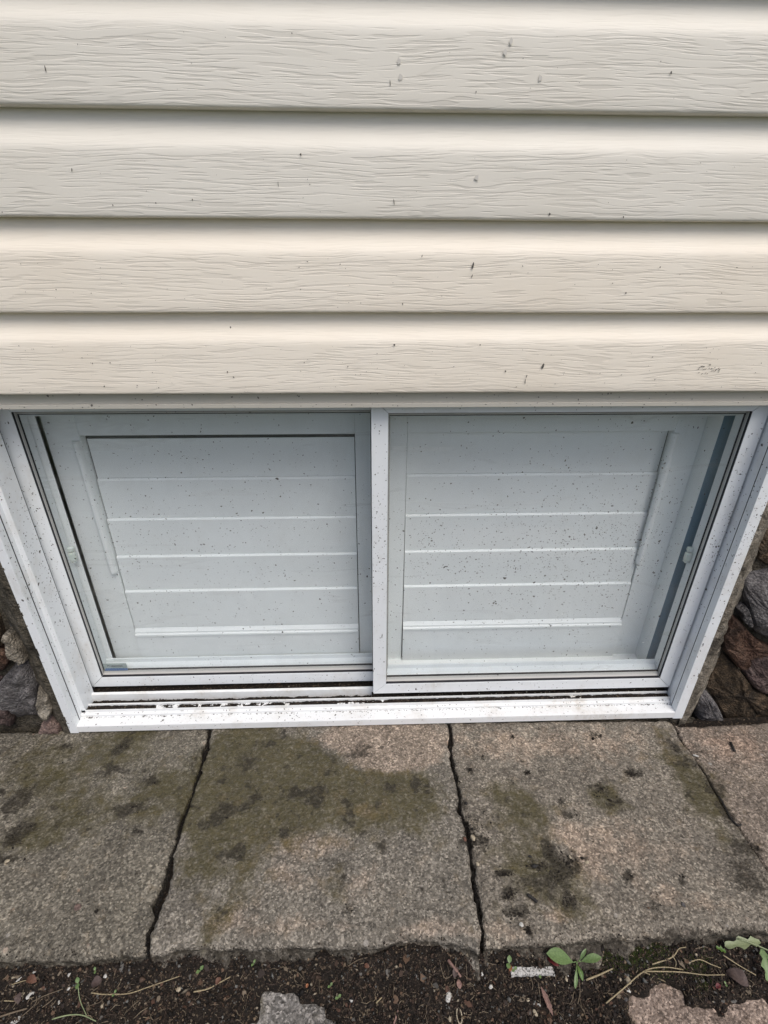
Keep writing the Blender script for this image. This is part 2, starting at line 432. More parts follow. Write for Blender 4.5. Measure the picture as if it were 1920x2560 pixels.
# specks: tiny flat flakes lying on a face. uv -> point, list of (u, v, length, width, angle)
def flakes(name, pts, U, W, N, mat, parent, lift=.00025, label=None):
    U = Vector(U); W = Vector(W); N = Vector(N)
    V = []; F = []
    for (p, L, w, a) in pts:
        p = Vector(p)+N*lift
        du = U*math.cos(a)+W*math.sin(a); dw = -U*math.sin(a)+W*math.cos(a)
        b = len(V); cv = random.uniform(-.6, .6)*w
        for s_, t_ in ((-.5, 0), (-.2, .5), (.25, .45), (.5, 0), (.2, -.5), (-.25, -.5)):
            V.append(tuple(p+du*(s_*L)+dw*(t_*w+cv*(1-4*s_*s_))*random.uniform(.8, 1.2)+N*random.uniform(0, .0001)))
        F.append(tuple(range(b, b+6)))
    o = raw(name, V, F, mat, parent)
    kind(o, 'stuff')
    if label: o['label'] = label
    return o
def rnd_len(s=1.):
    L = random.lognormvariate(math.log(.0012*s), .42); L *= 1.62; return L, L*random.uniform(.40, .70)
pts = []
for i in range(360):
    k = random.choices(range(4), (4, 3, 1.2, .8))[0]; x = random.uniform(-.62, .66)
    z = LIP0+k*PITCH+random.uniform(.003, .064); L, w = rnd_len(.46)
    pts.append(((x, -.0302, z), L, w, random.gauss(1.5, .7)))
for (px, py, L, w) in ((1182, 664, .0085, .0022), (1180, 690, .004, .001), (1357, 915, .008, .0026), (1316, 940, .0045, .0010), (1313, 953, .008, .0009), (1055, 640, .003, .001), (1564, 732, .0022, .0018), (1372, 535, .003, .002),
                       (576, 818, .0026, .0015), (985, 862, .003, .002), (1262, 928, .003, .0018), (1650, 668, .002, .0015), (696, 460, .006, .0006), (985, 505, .007, .0007), (115, 172, .006, .001), (180, 425, .004, .001), (975, 208, .006, .0007), (1678, 182, .003, .0015), (1190, 230, .002, .001), (570, 930, .003, .0015), (1200, 862, .002, .0015)):
    p = at(px, py, 1, -.0303); pts.append((tuple(p), L, w, 1.5+random.uniform(-.25, .25)))
for i in range(26):
    p = at(1745+random.uniform(0, 55), 935-random.uniform(0, 1)*26, 1, -.0303); pts.append((tuple(p), .0028, .0008, random.uniform(.2, 1.0)))
flakes('dirt_specks', pts, (1, 0, 0), (0, 0, 1), (0, -1, 0), M['speck'], siding, .0007)
# pale scuffs left by raindrops
ds = NT('drip mark').set((.62, .595, .54), .5)
pts = []
for px, py in ((995, 153), (999, 193), (1277, 103), (1264, 131), (1347, 195), (1195, 444)):
    p = at(px, py, 1, -.0303); pts.append((tuple(p), .0060, .0038, 1.57))
flakes('drip_mark', pts, (1, 0, 0), (0, 0, 1), (0, -1, 0), ds, siding, .0006)

# ------------------------------------------------------------------ the basement window
T = .0244
win = thing('basement_window', 'white two pane sliding basement window speckled with dirt, panelled shutters behind its glass', 'window', (0, .0, -.052))
SILL = [(-.0350, -.0455), (-.0350, -.0312), (-.0342, -.0300), (-.0150, -.0283), (-.0150, -.0236), (-.0100, -.0224), (-.0100, -.0163), (-.0085, -.0163), (-.0085, -.0205), (.0020, -.0205), (.0020, -.0145),
        (.0045, -.0145), (.0045, -.0310), (.0200, -.0310), (.0200, -.0080), (.0260, -.0076), (.0260, -.0310), (.0850, -.0310), (.0850, -.0520), (-.0250, -.0520), (-.0250, -.0455)]
sl = extr('sill', SILL, 0, -.5538, .5818, M['vinyl_sill'], win, .0004)
sl['label'] = 'sill with sliding tracks clogged by dirt'
JL = [(-.5691, -.0350), (-.5540, -.0350), (-.5540, -.0212), (-.5556, -.0206), (-.5556, -.0196), (-.5540, -.0190), (-.5540, -.0100), (-.5455, -.0100), (-.5455, .0290), (-.5572, .0290), (-.5572, .0850), (-.6000, .0850), (-.6000, -.0100), (-.5691, -.0100)]
extr('jamb', JL, 2, -.0480, .5702, M['vinyl'], win, .0005)
JR = [(.6005, -.0350), (.5820, -.0350), (.5820, -.0202), (.5836, -.0196), (.5836, -.0186), (.5826, -.0180), (.5832, .0000), (.5840, .0850), (.6250, .0850), (.6250, -.0100), (.6005, -.0100)]
extr('jamb', JR, 2, -.0480, .5702, M['vinyl'], win, .0005)
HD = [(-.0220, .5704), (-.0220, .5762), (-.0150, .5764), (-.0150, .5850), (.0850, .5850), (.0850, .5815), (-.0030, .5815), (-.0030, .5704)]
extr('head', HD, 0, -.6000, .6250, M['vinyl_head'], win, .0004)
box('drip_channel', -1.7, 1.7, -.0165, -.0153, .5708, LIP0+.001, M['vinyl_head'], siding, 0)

box('groove_shade', -.5556, -.5538, -.0212, -.0196, -.030, .570, M['gasket'], win, 0)  # black bars paint the shade inside the jamb grooves
box('groove_shade', .5820, .5836, -.0200, -.0188, -.030, .570, M['gasket'], win, 0)
FACE = [(0, 0), (T, 0), (T, .0080), (T-.004, .0080), (T-.004, .0340), (0, .0340)]
GASK = [(T-.002, .0008), (T+.0009, .0010), (T+.0009, .0062), (T-.002, .0062)]
SPAC = [(T-.002, .0064), (T+.0004, .0066), (T+.0062, .0112), (T+.0066, .0120), (T-.002, .0120)]
GAS2 = [(T-.002, .0124), (T+.0082, .0128), (T+.0086, .0148), (T-.002, .0148)]
BEAD = [(T-.002, .0150), (T+.0030, .0154), (T+.0062, .0200), (T+.0098, .0300), (T+.0165, .0320), (T+.0170, .0350), (T-.002, .0350)]
def sash(rect, y0, k):
    x0, x1, z0, z1 = rect
    p = bpy.data.objects.new('sash', None); sc.collection.objects.link(p); p.parent = win; p.location = Vector((x0, y0, z0))-win.location
    kk = {'gasket': tuple(max(v, .12) for v in k), 'spacer_bar': tuple(max(v, .03) for v in k), 'glazing_bead': k}
    def local(o): o.location = Vector((-x0, -y0, -z0))
    for side, nm in ((0, 'rail'), (1, 'rail'), (2, 'stile'), (3, 'stile')):
        local(mitre(nm, side, FACE, rect, y0, M['vinyl'], p, T, k))
    for nm, pr, m in (('gasket', GASK, 'gasket'), ('spacer_bar', SPAC, 'spacer'), ('gasket', GAS2, 'gasket'), ('glazing_bead', BEAD, 'bead')):
        for side in range(4):
            local(mitre(nm, side, pr, rect, y0, M['spacer'] if (nm == 'glazing_bead' and .01 < k[side] < .5) else M[m], p, T, kk[nm], .0003))
    g = box('glass_pane', x0+T-.003, x1-T+.003, y0+.0084, y0+.0098, z0+T-.003, z1-T+.003, M['glass'], p, 0)
    local(g)
    for xx in (x0+.08, x1-.08):
        local(box('roller', xx-.012, xx+.012, y0+.020, y0+.030, -.0310, z0+.004, M['gasket'], p, 0))
    return p
RR = (0.0, .5808, 0.0, .5800); RL = (-.5530, .0244, -.0076, .5725)
sr = sash(RR, .0, (1, 1, .28, -.22)); sr['label'] = 'outer sliding sash'
sL = sash(RL, .040, (1, 1, -.22, .05)); sL['label'] = 'inner sash set further back'

box('sash_gap_shade', .5812, .5832, .0035, .030, -.030, .570, M['gasket'], win, 0)  # black strips added to paint the dark gap between sash and jamb
box('sash_gap_shade', -.5571, -.5534, .0440, .072, -.030, .570, M['gasket'], win, 0)

def latch(px0, py0, px1, py1, Y, parent_win, lean):
    a = at((px0+px1)/2, py0, 1, Y); b = at((px0+px1)/2, py1, 1, Y)
    cx = (a.x+b.x)/2; z1, z0 = a.z, b.z; w = .0060
    p = raw('latch', [], [], None, win)
    o = fix(raw('latch', *cube(cx-w, cx+w, Y-.004, Y+.006, z0+.004, z1-.010), M['clip'], win)); bevel(o, .0018, 3)
    o2 = fix(raw('latch_tab', *cube(cx-w*.9, cx+w*.95, Y-.002, Y+.006, z1-.008, z1), M['clip'], win)); bevel(o2, .0015, 3)
    o3 = fix(raw('latch_tab', *cube(cx-w*.9, cx+w*.8, Y-.003, Y+.006, z0, z0+.003), M['clip'], win)); bevel(o3, .0012, 3)
    for q in (o2, o3): q.parent = o; q.location = (0, 0, 0)
    bpy.data.objects.remove(p)
def cube(x0, x1, y0, y1, z0, z1):
    V = [(x, y, z) for x in (x0, x1) for y in (y0, y1) for z in (z0, z1)]
    F = [(0, 1, 3, 2), (4, 6, 7, 5), (0, 4, 5, 1), (2, 3, 7, 6), (0, 2, 6, 4), (1, 5, 7, 3)]
    return V, F
latch(166, 1370, 190, 1406, .067, win, 1)
latch(1712, 1370, 1735, 1406, .030, win, -1)

# printed sticker inside the lower corner of the far pane
SY = .040+.0103
c00, c10, c11, c01 = [at(x, y, 1, SY) for x, y in ((261, 1677), (321, 1677), (317, 1658), (263, 1656))]
zb, zt = c00.z, c11.z; xl, xr = c00.x+.001, c10.x
stk = fix(raw('sticker', *cube(xl, xr, SY, SY+.0003, zb, zt), M['labelgrey'], win)); stk['label'] = 'small printed sticker with a blue stripe'
tri = raw('stripe', [(xl, SY-.0002, zb), (xr, SY-.0002, zb), (xr, SY-.0002, zb+(zt-zb)*.32), (xl+.003, SY-.0002, zb+(zt-zb)*.36)], [(0, 1, 2, 3)], M['blue'], stk, loc=(0, 0, 0))
fc = bpy.data.curves.new('lettering', 'FONT'); fc.body = 'Protectron'; fc.size = .0092; fc.offset = .00012
to = bpy.data.objects.new('lettering', fc); sc.collection.objects.link(to)
bpy.context.view_layer.update()
tm = bpy.data.meshes.new_from_object(to.evaluated_get(bpy.context.evaluated_depsgraph_get()))
bpy.data.objects.remove(to)
lw = max(v.co.x for v in tm.vertices)
fct = (xr-xl)*.64/lw
for v in tm.vertices:
    v.co = Vector((xl+(xr-xl)*.17+v.co.x*fct, SY-.0002, zb+(zt-zb)*.56+v.co.y*fct))
let = bpy.data.objects.new('lettering', tm); sc.collection.objects.link(let); let.parent = stk; tm.materials.clear(); tm.materials.append(M['ink'])

# ------------------------------------------------------------------ panelled shutters behind the glass
def shutter(x0, x1, fx0, fx1, rodx, ztop, zs, label, left):
    t = thing('interior_shutter', label, 'shutter', ((x0+x1)/2, .10, -.05), 'panelled shutters inside the basement window')
    m = M['inner']
    # frame: stiles, top rail, lower rail
    box('stile', fx0, x0-.0002, .0880, .118, -.030, .582, m, t, .0008)
    box('stile', x1+.0002, fx1, .0880, .118, -.030, .582, m, t, .0008)
    box('rail', x0, x1, .0880, .118, ztop+.001, .582, m, t, .0008)
    xa, xb = (x0+.0016, x1-.0014) if left else (x0+.0014, x1-.0016)
    box('shadow_gap', x0, x1, .1050, .117, zs[5], zs[0]+.004, M['room'], t, 0)  # near-black backing paints the shade in the gaps around the boards
    # five lapped boards, each one a little further out than the one above
    for i in range(5):
        z1, z0 = zs[i], zs[i+1]
        if i == 0: z1 -= .0050 if left else .0010
        yf = .1036-.0039*i
        lip = .0030 if i else 0
        extr('board', [(yf, z0+.0004), (yf, z1-lip), (yf+.0030, z1), (.1048, z1), (.1048, z0+.0004)], 0, xa, xb, m, t, .0004)
    zl1, zl0 = zs[5], zs[5]-.017
    extr('ledge', [(.0845, zl0), (.0800, zl0), (.0804, zl0+.004), (.0835, zl0+.006), (.0838, zl0+.009), (.0900, zl1-.0005), (.116, zl1-.0005), (.116, zl0)], 0, xa, xb, m, t, .0004)
    box('base_panel', xa, xb, .0825, .116, -.004, zl0-.0004, m, t, .0006)
    extr('lower_rail', [(.0700, -.030), (.0700, -.0095), (.0740, -.0075), (.0740, .001), (.0840, .0045), (.1160, .0045), (.1160, -.030)], 0, fx0, fx1, m, t, .0004)
    # half round strip on the outer stile
    rx, rz0, rz1 = rodx; V = []; F = []; w = .0062; n = 9; L = 14
    for i in range(L+1):
        f = i/L; z = rz1+(rz0-rz1)*f
        s = 1.0
        if i >= L-3: s = math.sqrt(max(.02, 1-((i-(L-3))/3.0)**2)); z = rz1+(rz0-rz1)*((L-3)/L) - w*1.2*((i-(L-3))/3.0)
        for j in range(n):
            a = math.pi*j/(n-1); V.append((rx+w*s*math.cos(a), .0878-.0085*s*math.sin(a), z))
    for i in range(L):
        for j in range(n-1): F.append((i*n+j, i*n+j+1, (i+1)*n+j+1, (i+1)*n+j))
    F.append(tuple(range(n)))
    fix(raw('trim_strip', V, F, m, t, False))
    return t
ZS = [.4880, .4125, .3370, .2620, .1870, .0990]
shutter(-.4670, -.0262, -.5190, .0150, (-.4740, .165, .486), .4930, ZS, 'white shutter of lapped boards behind the inner pane, shadow line above its top board', True)
shutter(.0595, .5040, .0160, .5530, (.5045, .168, .4925), .4945, [.4920, .4150, .3385, .2645, .1885, .1030], 'white shutter of lapped boards behind the outer pane, beside the blue grey shade strip', False)
# lining between shutters and frame; its strips paint the gap's shade blue grey
lin = thing('window_lining', 'pale ribbed lining boards around the shutters with shade painted as blue grey strips', 'lining', (0, .06, -.05))
box('lining_board', -.5360, -.5195, .0765, .118, -.0300, .5770, M['inner'], lin, .0006)
box('lining_board', -.5250, -.5195, .0600+.016, .0880, -.0300, .5770, M['inner'], lin, .0006)
box('lining_gap_shade', -.5570, -.5362, .0790, .118, -.0300, .5770, M['gap_shade_pale'], lin, .0004)
for xx in (-.5500, -.5450, -.5405): box('rib', xx, xx+.0016, .0772, .0790, -.0300, .5770, M['inner'], lin, .0004)
box('lining_board', .5532, .5540, .0520, .118, -.0300, .5770, M['inner'], lin, .0006)
box('lining_gap_shade', .5541, .5835, .0526, .118, -.0300, .5770, M['gap_shade'], lin, .0004)
cav = thing('window_cavity', 'dark cavity closing the wall opening behind the white shutters', 'recess', (0, .12, -.05))
box('back_panel', -.62, .64, .119, .125, -.06, .60, M['room'], cav, 0)
box('side_panel', -.620, -.601, -.005, .119, -.06, .584, M['room'], cav, 0)
box('side_panel', .626, .640, -.005, .119, -.06, .584, M['room'], cav, 0)
box('top_panel', -.600, .625, .0853, .119, .5775, .60, M['room'], cav, 0)
box('bottom_panel', -.600, .625, .0853, .119, -.06, -.0305, M['inner'], cav, 0)

# ------------------------------------------------------------------ dirt specks on glass and frame
def glass_pts(rect, y, n, blobs, s=1.):
    x0, x1, z0, z1 = rect; out = []
    while len(out) < n:
        x = random.uniform(x0, x1); z = random.uniform(z0, z1)
        q = at  # density grows around the blobs
        d = .08
        for (bx, bz, br, w) in blobs:
            d += w*math.exp(-((x-bx)**2+(z-bz)**2)/(2*br*br))
        if random.random() < d:
            L, w_ = rnd_len(s); out.append(((x, y, z), L, w_, random.uniform(0, math.pi)))
    return out
def big(lst, y, arr):
    for px, py, L, w, a in arr: lst.append((tuple(at(px, py, 1, y)), L, w, a))
gp = glass_pts((.026, .555, .03, .545), .0082, 2900, [(.30, .33, .09, .55), (.42, .31, .06, .75), (.10, .32, .05, .5), (.26, .25, .10, .25), (.46, .42, .06, .2)], .74)
big(gp, .0082, [(1580, 1058, .004, .004, 0), (1322, 1368, .006, .0015, .3), (1330, 1371, .004, .001, 2), (1355, 1370, .004, .0015, 1), (1112, 1418, .007, .002, .7), (1120, 1425, .004, .0018, 2.2), (1107, 1412, .003, .0012, 1.2), (1166, 1396, .004, .0012, 1), (1168, 1405, .003, .0018, .1), (1363, 1440, .0035, .003, .5), (1361, 1620, .006, .001, .2), (1100, 1273, .003, .002, 0), (1048, 1265, .004, .001, 1.)])
flakes('dirt_specks', gp, (1, 0, 0), (0, 0, 1), (0, -1, 0), M['speck'], win, .0001)
gl = glass_pts((-.530, -.001, .02, .545), .0482, 1500, [(-.40, .30, .12, .35), (-.15, .30, .12, .25), (-.25, .42, .15, .1)], .72)
big(gl, .0482, [(268, 1040, .003, .0012, 1.), (266, 1048, .0035, .001, 1.8), (272, 1042, .003, .001, .5), (284, 1133, .004, .001, 0), (697, 1062, .002, .002, 0), (327, 1063, .002, .002, 0), (120, 1085, .002, .002, 0), (713, 1440, .004, .0018, 1), (717, 1448, .003, .001, 2), (592, 1283, .004, .002, .5), (818, 1310, .003, .002, 2.), (879, 1637, .006, .0012, 2.6), (886, 1641, .004, .001, .4), (232, 1296, .006, .001, 1), (217, 1294, .003, .001, 0)])
flakes('dirt_specks', gl, (1, 0, 0), (0, 0, 1), (0, -1, 0), M['speck'], win, .0001)
pp = [((tuple(at(px, py, 1, .0482))), .0025, .0022, random.uniform(0, 3)) for px, py in ((612, 1198), (640, 1192), (405, 1290), (422, 1292), (335, 1130), (350, 1136), (590, 1462), (518, 1548), (552, 1545), (576, 1547), (620, 1552), (475, 1625), (548, 1618), (700, 1604), (400, 1293))]
pp += [((tuple(at(px, py, 1, .0082))), .0025, .0022, random.uniform(0, 3)) for px, py in ((1405, 1535), (1608, 1607), (1100, 1262), (980, 1650), (1220, 1500))]
flakes('pale_specks', pp, (1, 0, 0), (0, 0, 1), (0, -1, 0), M['speck_pale'], win, .0001)
fp = []
def strip(n, x0, x1, z0, z1, y, s=.9, zc=None):
    s *= .8
    for i in range(int(n*1.15)):
        z = random.uniform(z0, z1) if zc is None or random.random() < .4 else min(z1, max(z0, random.gauss(*zc)))
        L, w = rnd_len(s); fp.append(((random.uniform(x0, x1), y, z), L, w, random.uniform(0, math.pi)))
strip(150, .001, .0235, .03, .54, .0, .9, (.33, .08))
strip(180, .560, .581, .03, .54, .0, .9, (.36, .07))
strip(70, .03, .55, .001, .0235, .0)
strip(30, .03, .55, .557, .575, .0)
strip(150, -.555, -.533, .02, .54, .04, .9, (.34, .1))
strip(90, -.53, -.002, -.006, .0155, .04)
strip(120, .583, .600, -.03, .56, -.035, 1.0, (.36, .06))
strip(60, -.568, -.555, -.03, .56, -.035)
strip(40, -.5532, -.546, -.03, .5, -.010)
strip(70, -.55, .58, -.039, -.032, -.035, .8)
strip(60, -.6, .62, .571, .576, -.022, .9)
strip(50, -.6, .62, .577, .590, -.0165, 1.2)
big(fp, 0, [(955, 1590, .012, .0012, 1.5), (936, 1672, .005, .0012, 1.2), (934, 1677, .006, .001, 1.4), (960, 1655, .003, .002, 0), (952, 1064, .0018, .0018, 0), (948, 1084, .0015, .0015, 0)])
flakes('dirt_specks', fp, (1, 0, 0), (0, 0, 1), (0, -1, 0), M['speck'], win, .0002)
fj = []
def side(n, x, y0, y1, z0, z1, s=.9, zc=None):
    s *= .8
    for i in range(int(n*1.15)):
        z = random.uniform(z0, z1) if zc is None or random.random() < .4 else min(z1, max(z0, random.gauss(*zc)))
        L, w = rnd_len(s); fj.append(((x, random.uniform(y0, y1), z), L, w, random.uniform(0, math.pi)))
side(230, -.5455, -.009, .028, -.02, .55, 1.0, (.30, .12)); side(160, -.5540, -.034, -.011, -.02, .55, 1.0, (.28, .12))
big_ = [(tuple(at(165+5, 1613, 0, -.5455)), .003, .0015, .4), (tuple(at(149, 1552, 0, -.5455)), .006, .0022, 1.3)]
fj += big_
flakes('dirt_specks', fj, (0, 1, 0), (0, 0, 1), (1, 0, 0), M['speck'], win, .0003)
fj = []
side(130, .5820, -.034, -.001, -.02, .55, 1.0, (.32, .12))
fj += [(tuple(at(1759, 1612, 0, .5820)), .007, .0026, 1.5), (tuple(at(1752, 1627, 0, .582)), .004, .002, .5), (tuple(at(1745, 1642, 0, .582)), .004, .002, 1.0)]
flakes('dirt_specks', fj, (0, 1, 0), (0, 0, 1), (-1, 0, 0), M['speck'], win, .0006)
ft = [((random.uniform(-.55, .58), random.uniform(-.034, -.016), -.0288), *rnd_len(.66), random.uniform(0, 3)) for i in range(300)]
ft += [((random.uniform(-.55, .58), random.gauss(-.0165, .0010), -.0284), *rnd_len(.8), random.uniform(-.3, .3)) for i in range(520)]
ft += [((random.uniform(-.55, .58), random.uniform(-.0145, -.011), -.0228), *rnd_len(.9), random.uniform(0, 3)) for i in range(90)]
flakes('dirt_specks', ft, (1, 0, 0), (0, 1, 0), (0, 0, 1), M['speck'], win, .0006)

# ------------------------------------------------------------------ crumbs: small rough pebbles joined into one mesh with a colour each
OCT = np.array([(1, 0, 0), (-1, 0, 0), (0, 1, 0), (0, -1, 0), (0, 0, 1), (0, 0, -1)], float)
OF = [(0, 2, 4), (2, 1, 4), (1, 3, 4), (3, 0, 4), (2, 0, 5), (1, 2, 5), (3, 1, 5), (0, 3, 5)]
def crumbs(name, P, S, C, mat, parent=None, elong=1.):
    n = len(P); P = np.asarray(P); S = np.asarray(S); C = np.asarray(C)
    V = OCT[None]*rng.uniform(.55, 1.15, (n, 6, 1))
    ax = rng.uniform(.5, 1.0, (n, 1, 3)); ax[:, :, 0] *= elong*rng.uniform(1., 1.6, (n, 1)); V = V*ax*S[:, None, None]
    a = rng.uniform(0, 6.28, n); b = rng.normal(0, .5, n)
    ca, sa, cb, sb = np.cos(a), np.sin(a), np.cos(b), np.sin(b)
    x = V[..., 0]; z = V[..., 2]
    x2 = x*cb[:, None]-z*sb[:, None]; z2 = x*sb[:, None]+z*cb[:, None]; y = V[..., 1]
    V = np.stack([x2*ca[:, None]-y*sa[:, None], x2*sa[:, None]+y*ca[:, None], z2], -1)+P[:, None]
    F = (np.array(OF)[None]+np.arange(n)[:, None, None]*6).reshape(-1, 3)
    me = bpy.data.meshes.new(name); me.vertices.add(n*6); me.vertices.foreach_set('co', V.reshape(-1))
    me.loops.add(len(F)*3); me.loops.foreach_set('vertex_index', F.reshape(-1).astype(np.int32))
    me.polygons.add(len(F)); me.polygons.foreach_set('loop_start', np.arange(len(F), dtype=np.int32)*3)
    me.update(calc_edges=True); me.validate()
    at_ = me.color_attributes.new('tint', 'FLOAT_COLOR', 'POINT')
    cc = np.ones((n*6, 4)); cc[:, :3] = np.repeat(C, 6, 0); at_.data.foreach_set('color', cc.reshape(-1))
    me.materials.append(mat)
    o = bpy.data.objects.new(name, me); sc.collection.objects.link(o)
    if parent is not None: o.parent = parent; o.location = -parent.location
    return kind(o, 'stuff')

# dirt lying in the window tracks
def tr_fill(y0, y1, z, cover, seed, x0=-.553, x1=.581):
    nx, ny = 900, 5
    xs = np.linspace(x0, x1, nx); ys = np.linspace(y0, y1, ny)
    X, Y = np.meshgrid(xs, ys, indexing='ij')
    c = cover(X)+fbm(X*90, Y*260, seed, 4)*1.5+fbm(X*11, Y*30, seed+5, 2)*.9
    Z = z+np.clip(c, -.6, 1.2)*.0022-.0006+fbm(X*300, Y*300, seed+9, 2)*.0009
    V = np.stack([X, Y, Z], -1).reshape(-1, 3)
    F = [(i*ny+j, (i+1)*ny+j, (i+1)*ny+j+1, i*ny+j+1) for i in range(nx-1) for j in range(ny-1)]
    return V.tolist(), F
VV = []; FF = []
def addm(V, F):
    b = len(VV); VV.extend(V); FF.extend([tuple(i+b for i in f) for f in F])
addm(*tr_fill(-.0083, .0018, -.0198, lambda X: np.where(X < -.46, 1.2, np.where((X > .02) & (X < .16), 1.0, np.where(X > .50, .9, .55))), 3))
addm(*tr_fill(.0047, .0198, -.0255, lambda X: np.where(X < -.45, .7, .5), 13, x1=-.004))
addm(*tr_fill(.0047, .0198, -.0190, lambda X: X*0+.6, 14, x0=-.003))
addm(*tr_fill(.0262, .0700, -.0200, lambda X: X*0+1.4, 23))
td = kind(raw('track_dirt', VV, FF, M['soil'], win), 'stuff')
n = 2600; P = []; S = []; C = []
pal = np.array([(.012, .010, .008), (.02, .016, .012), (.045, .033, .022), (.10, .075, .05), (.30, .28, .24)])
for i in range(n):
    x = random.uniform(-.553, .581)
    w = random.choice((0, 1, 1, 2, 2, 3))
    y, z = {0: (random.uniform(-.008, .0015), -.0195), 1: (random.uniform(.005, .0195), -.0235 if x < 0 else -.0175), 2: (random.uniform(.027, .045), -.0185), 3: (random.gauss(-.0005, .0018), -.0190)}[w]
    if w == 0 and not (x < -.44 or .0 < x < .2 or random.random() < .55): continue
    s = random.lognormvariate(math.log(.0009), .4)
    P.append((x, y, z+s*.4)); S.append(s); C.append(pal[random.choices(range(5), (6, 5, 3, 1.2, .15))[0]])
for i in range(34):                                              # pale grains along the track under the outer sash
    x = random.uniform(.05, .57); P.append((x, random.uniform(.005, .011), -.0165)); S.append(random.uniform(.0012, .0021)); C.append((.42, .40, .34))
crumbs('track_dirt', P, S, C, M['tint'], win)

# ------------------------------------------------------------------ pavement: slabs as parts
pave = bpy.data.objects.new('pavement', None); sc.collection.objects.link(pave); kind(pave, 'structure')
ZP = -.050
def pl(pts, z=ZP): return [at(x, y, 2, z) for x, y in pts]
J1 = pl([(524, 1822), (523, 1844), (515, 1873), (498, 1930), (482, 1981), (469, 2019), (455, 2058), (440, 2108), (424, 2150), (417, 2189), (405, 2220), (390, 2258), (386, 2297), (367, 2336), (368, 2384)])
J2 = pl([(1122, 1806), (1125, 1830), (1127, 1876), (1134, 1925), (1149, 1983), (1151, 2026), (1163, 2069), (1173, 2113), (1178, 2156), (1185, 2195), (1192, 2243), (1197, 2286), (1206, 2325), (1206, 2376)])
J3 = pl([(1680, 1802), (1706, 1852), (1730, 1884), (1761, 1929), (1795, 1987), (1819, 2031), (1848, 2067), (1872, 2103), (1911, 2161), (1950, 2220), (2000, 2300)])
def interp(poly, y):
    ys = np.array([p.y for p in poly])[::-1]; xs = np.array([p.x for p in poly])[::-1]
    o = np.argsort(ys); ys = ys[o]; xs = xs[o]
    r = np.interp(y, ys, xs)
    lo = y < ys[0]; hi = y > ys[-1]
    sl0 = (xs[-1]-xs[0])/(ys[-1]-ys[0])
    r = np.where(lo, xs[0]+(y-ys[0])*sl0*.6, r); return np.where(hi, xs[-1], r)
FRONT = pl([(-400, 2396), (0, 2396), (200, 2397), (350, 2388), (405, 2383), (444, 2371), (536, 2367), (640, 2371), (756, 2363), (794, 2360), (910, 2369), (1018, 2352), (1103, 2350), (1180, 2368), (1199, 2380), (1209, 2366), (1256, 2366), (1460, 2353), (1547, 2344), (1634, 2344), (1808, 2333), (1920, 2327), (2300, 2310)])
BACK = pl([(-400, 1842), (0, 1830), (190, 1822), (400, 1817), (500, 1817), (530, 1818), (560, 1812), (700, 1808), (880, 1804), (1090, 1801), (1118, 1806), (1140, 1803), (1500, 1799), (1668, 1799), (1700, 1814), (1760, 1812), (1920, 1803), (2300, 1796)])
def inx(poly, x): return np.interp(x, [p.x for p in poly], [p.y for p in poly])

# stains with a shape of their own: (px, py, rx, ry, weight) in photograph pixels on the slab top
MOSS = [(760, 1960, 170, 90, 1.1), (620, 1990, 110, 80, 1.15), (900, 2000, 150, 60, .85), (580, 1870, 60, 60, 1.1), (560, 2060, 70, 60, .75), (690, 1880, 90, 50, .85), (1050, 1990, 60, 80, .6), (160, 1900, 150, 60, .62), (420, 1960, 70, 60, .65), (250, 2030, 170, 60, .62),
        (60, 2110, 90, 50, .65), (330, 1850, 70, 50, .75), (640, 2180, 60, 60, .4), (850, 2220, 30, 50, .6), (545, 2310, 30, 45, .7), (490, 2150, 60, 60, .5), (1290, 2010, 60, 50, .6), (1330, 2040, 30, 30, .5), (1400, 2200, 80, 90, .85), (1290, 2150, 80, 80, .6), (1650, 1890, 50, 40, .7), (1720, 1930, 40, 60, .75), (1760, 1990, 50, 50, .75),
        (1660, 1830, 40, 30, .6), (1500, 1990, 35, 35, 1.), (1550, 2020, 30, 20, .9), (1840, 2110, 50, 40, .5), (980, 1950, 70, 40, .6), (1250, 1985, 40, 30, .35), (80, 1960, 80, 40, .5), (500, 2030, 40, 40, .8)]
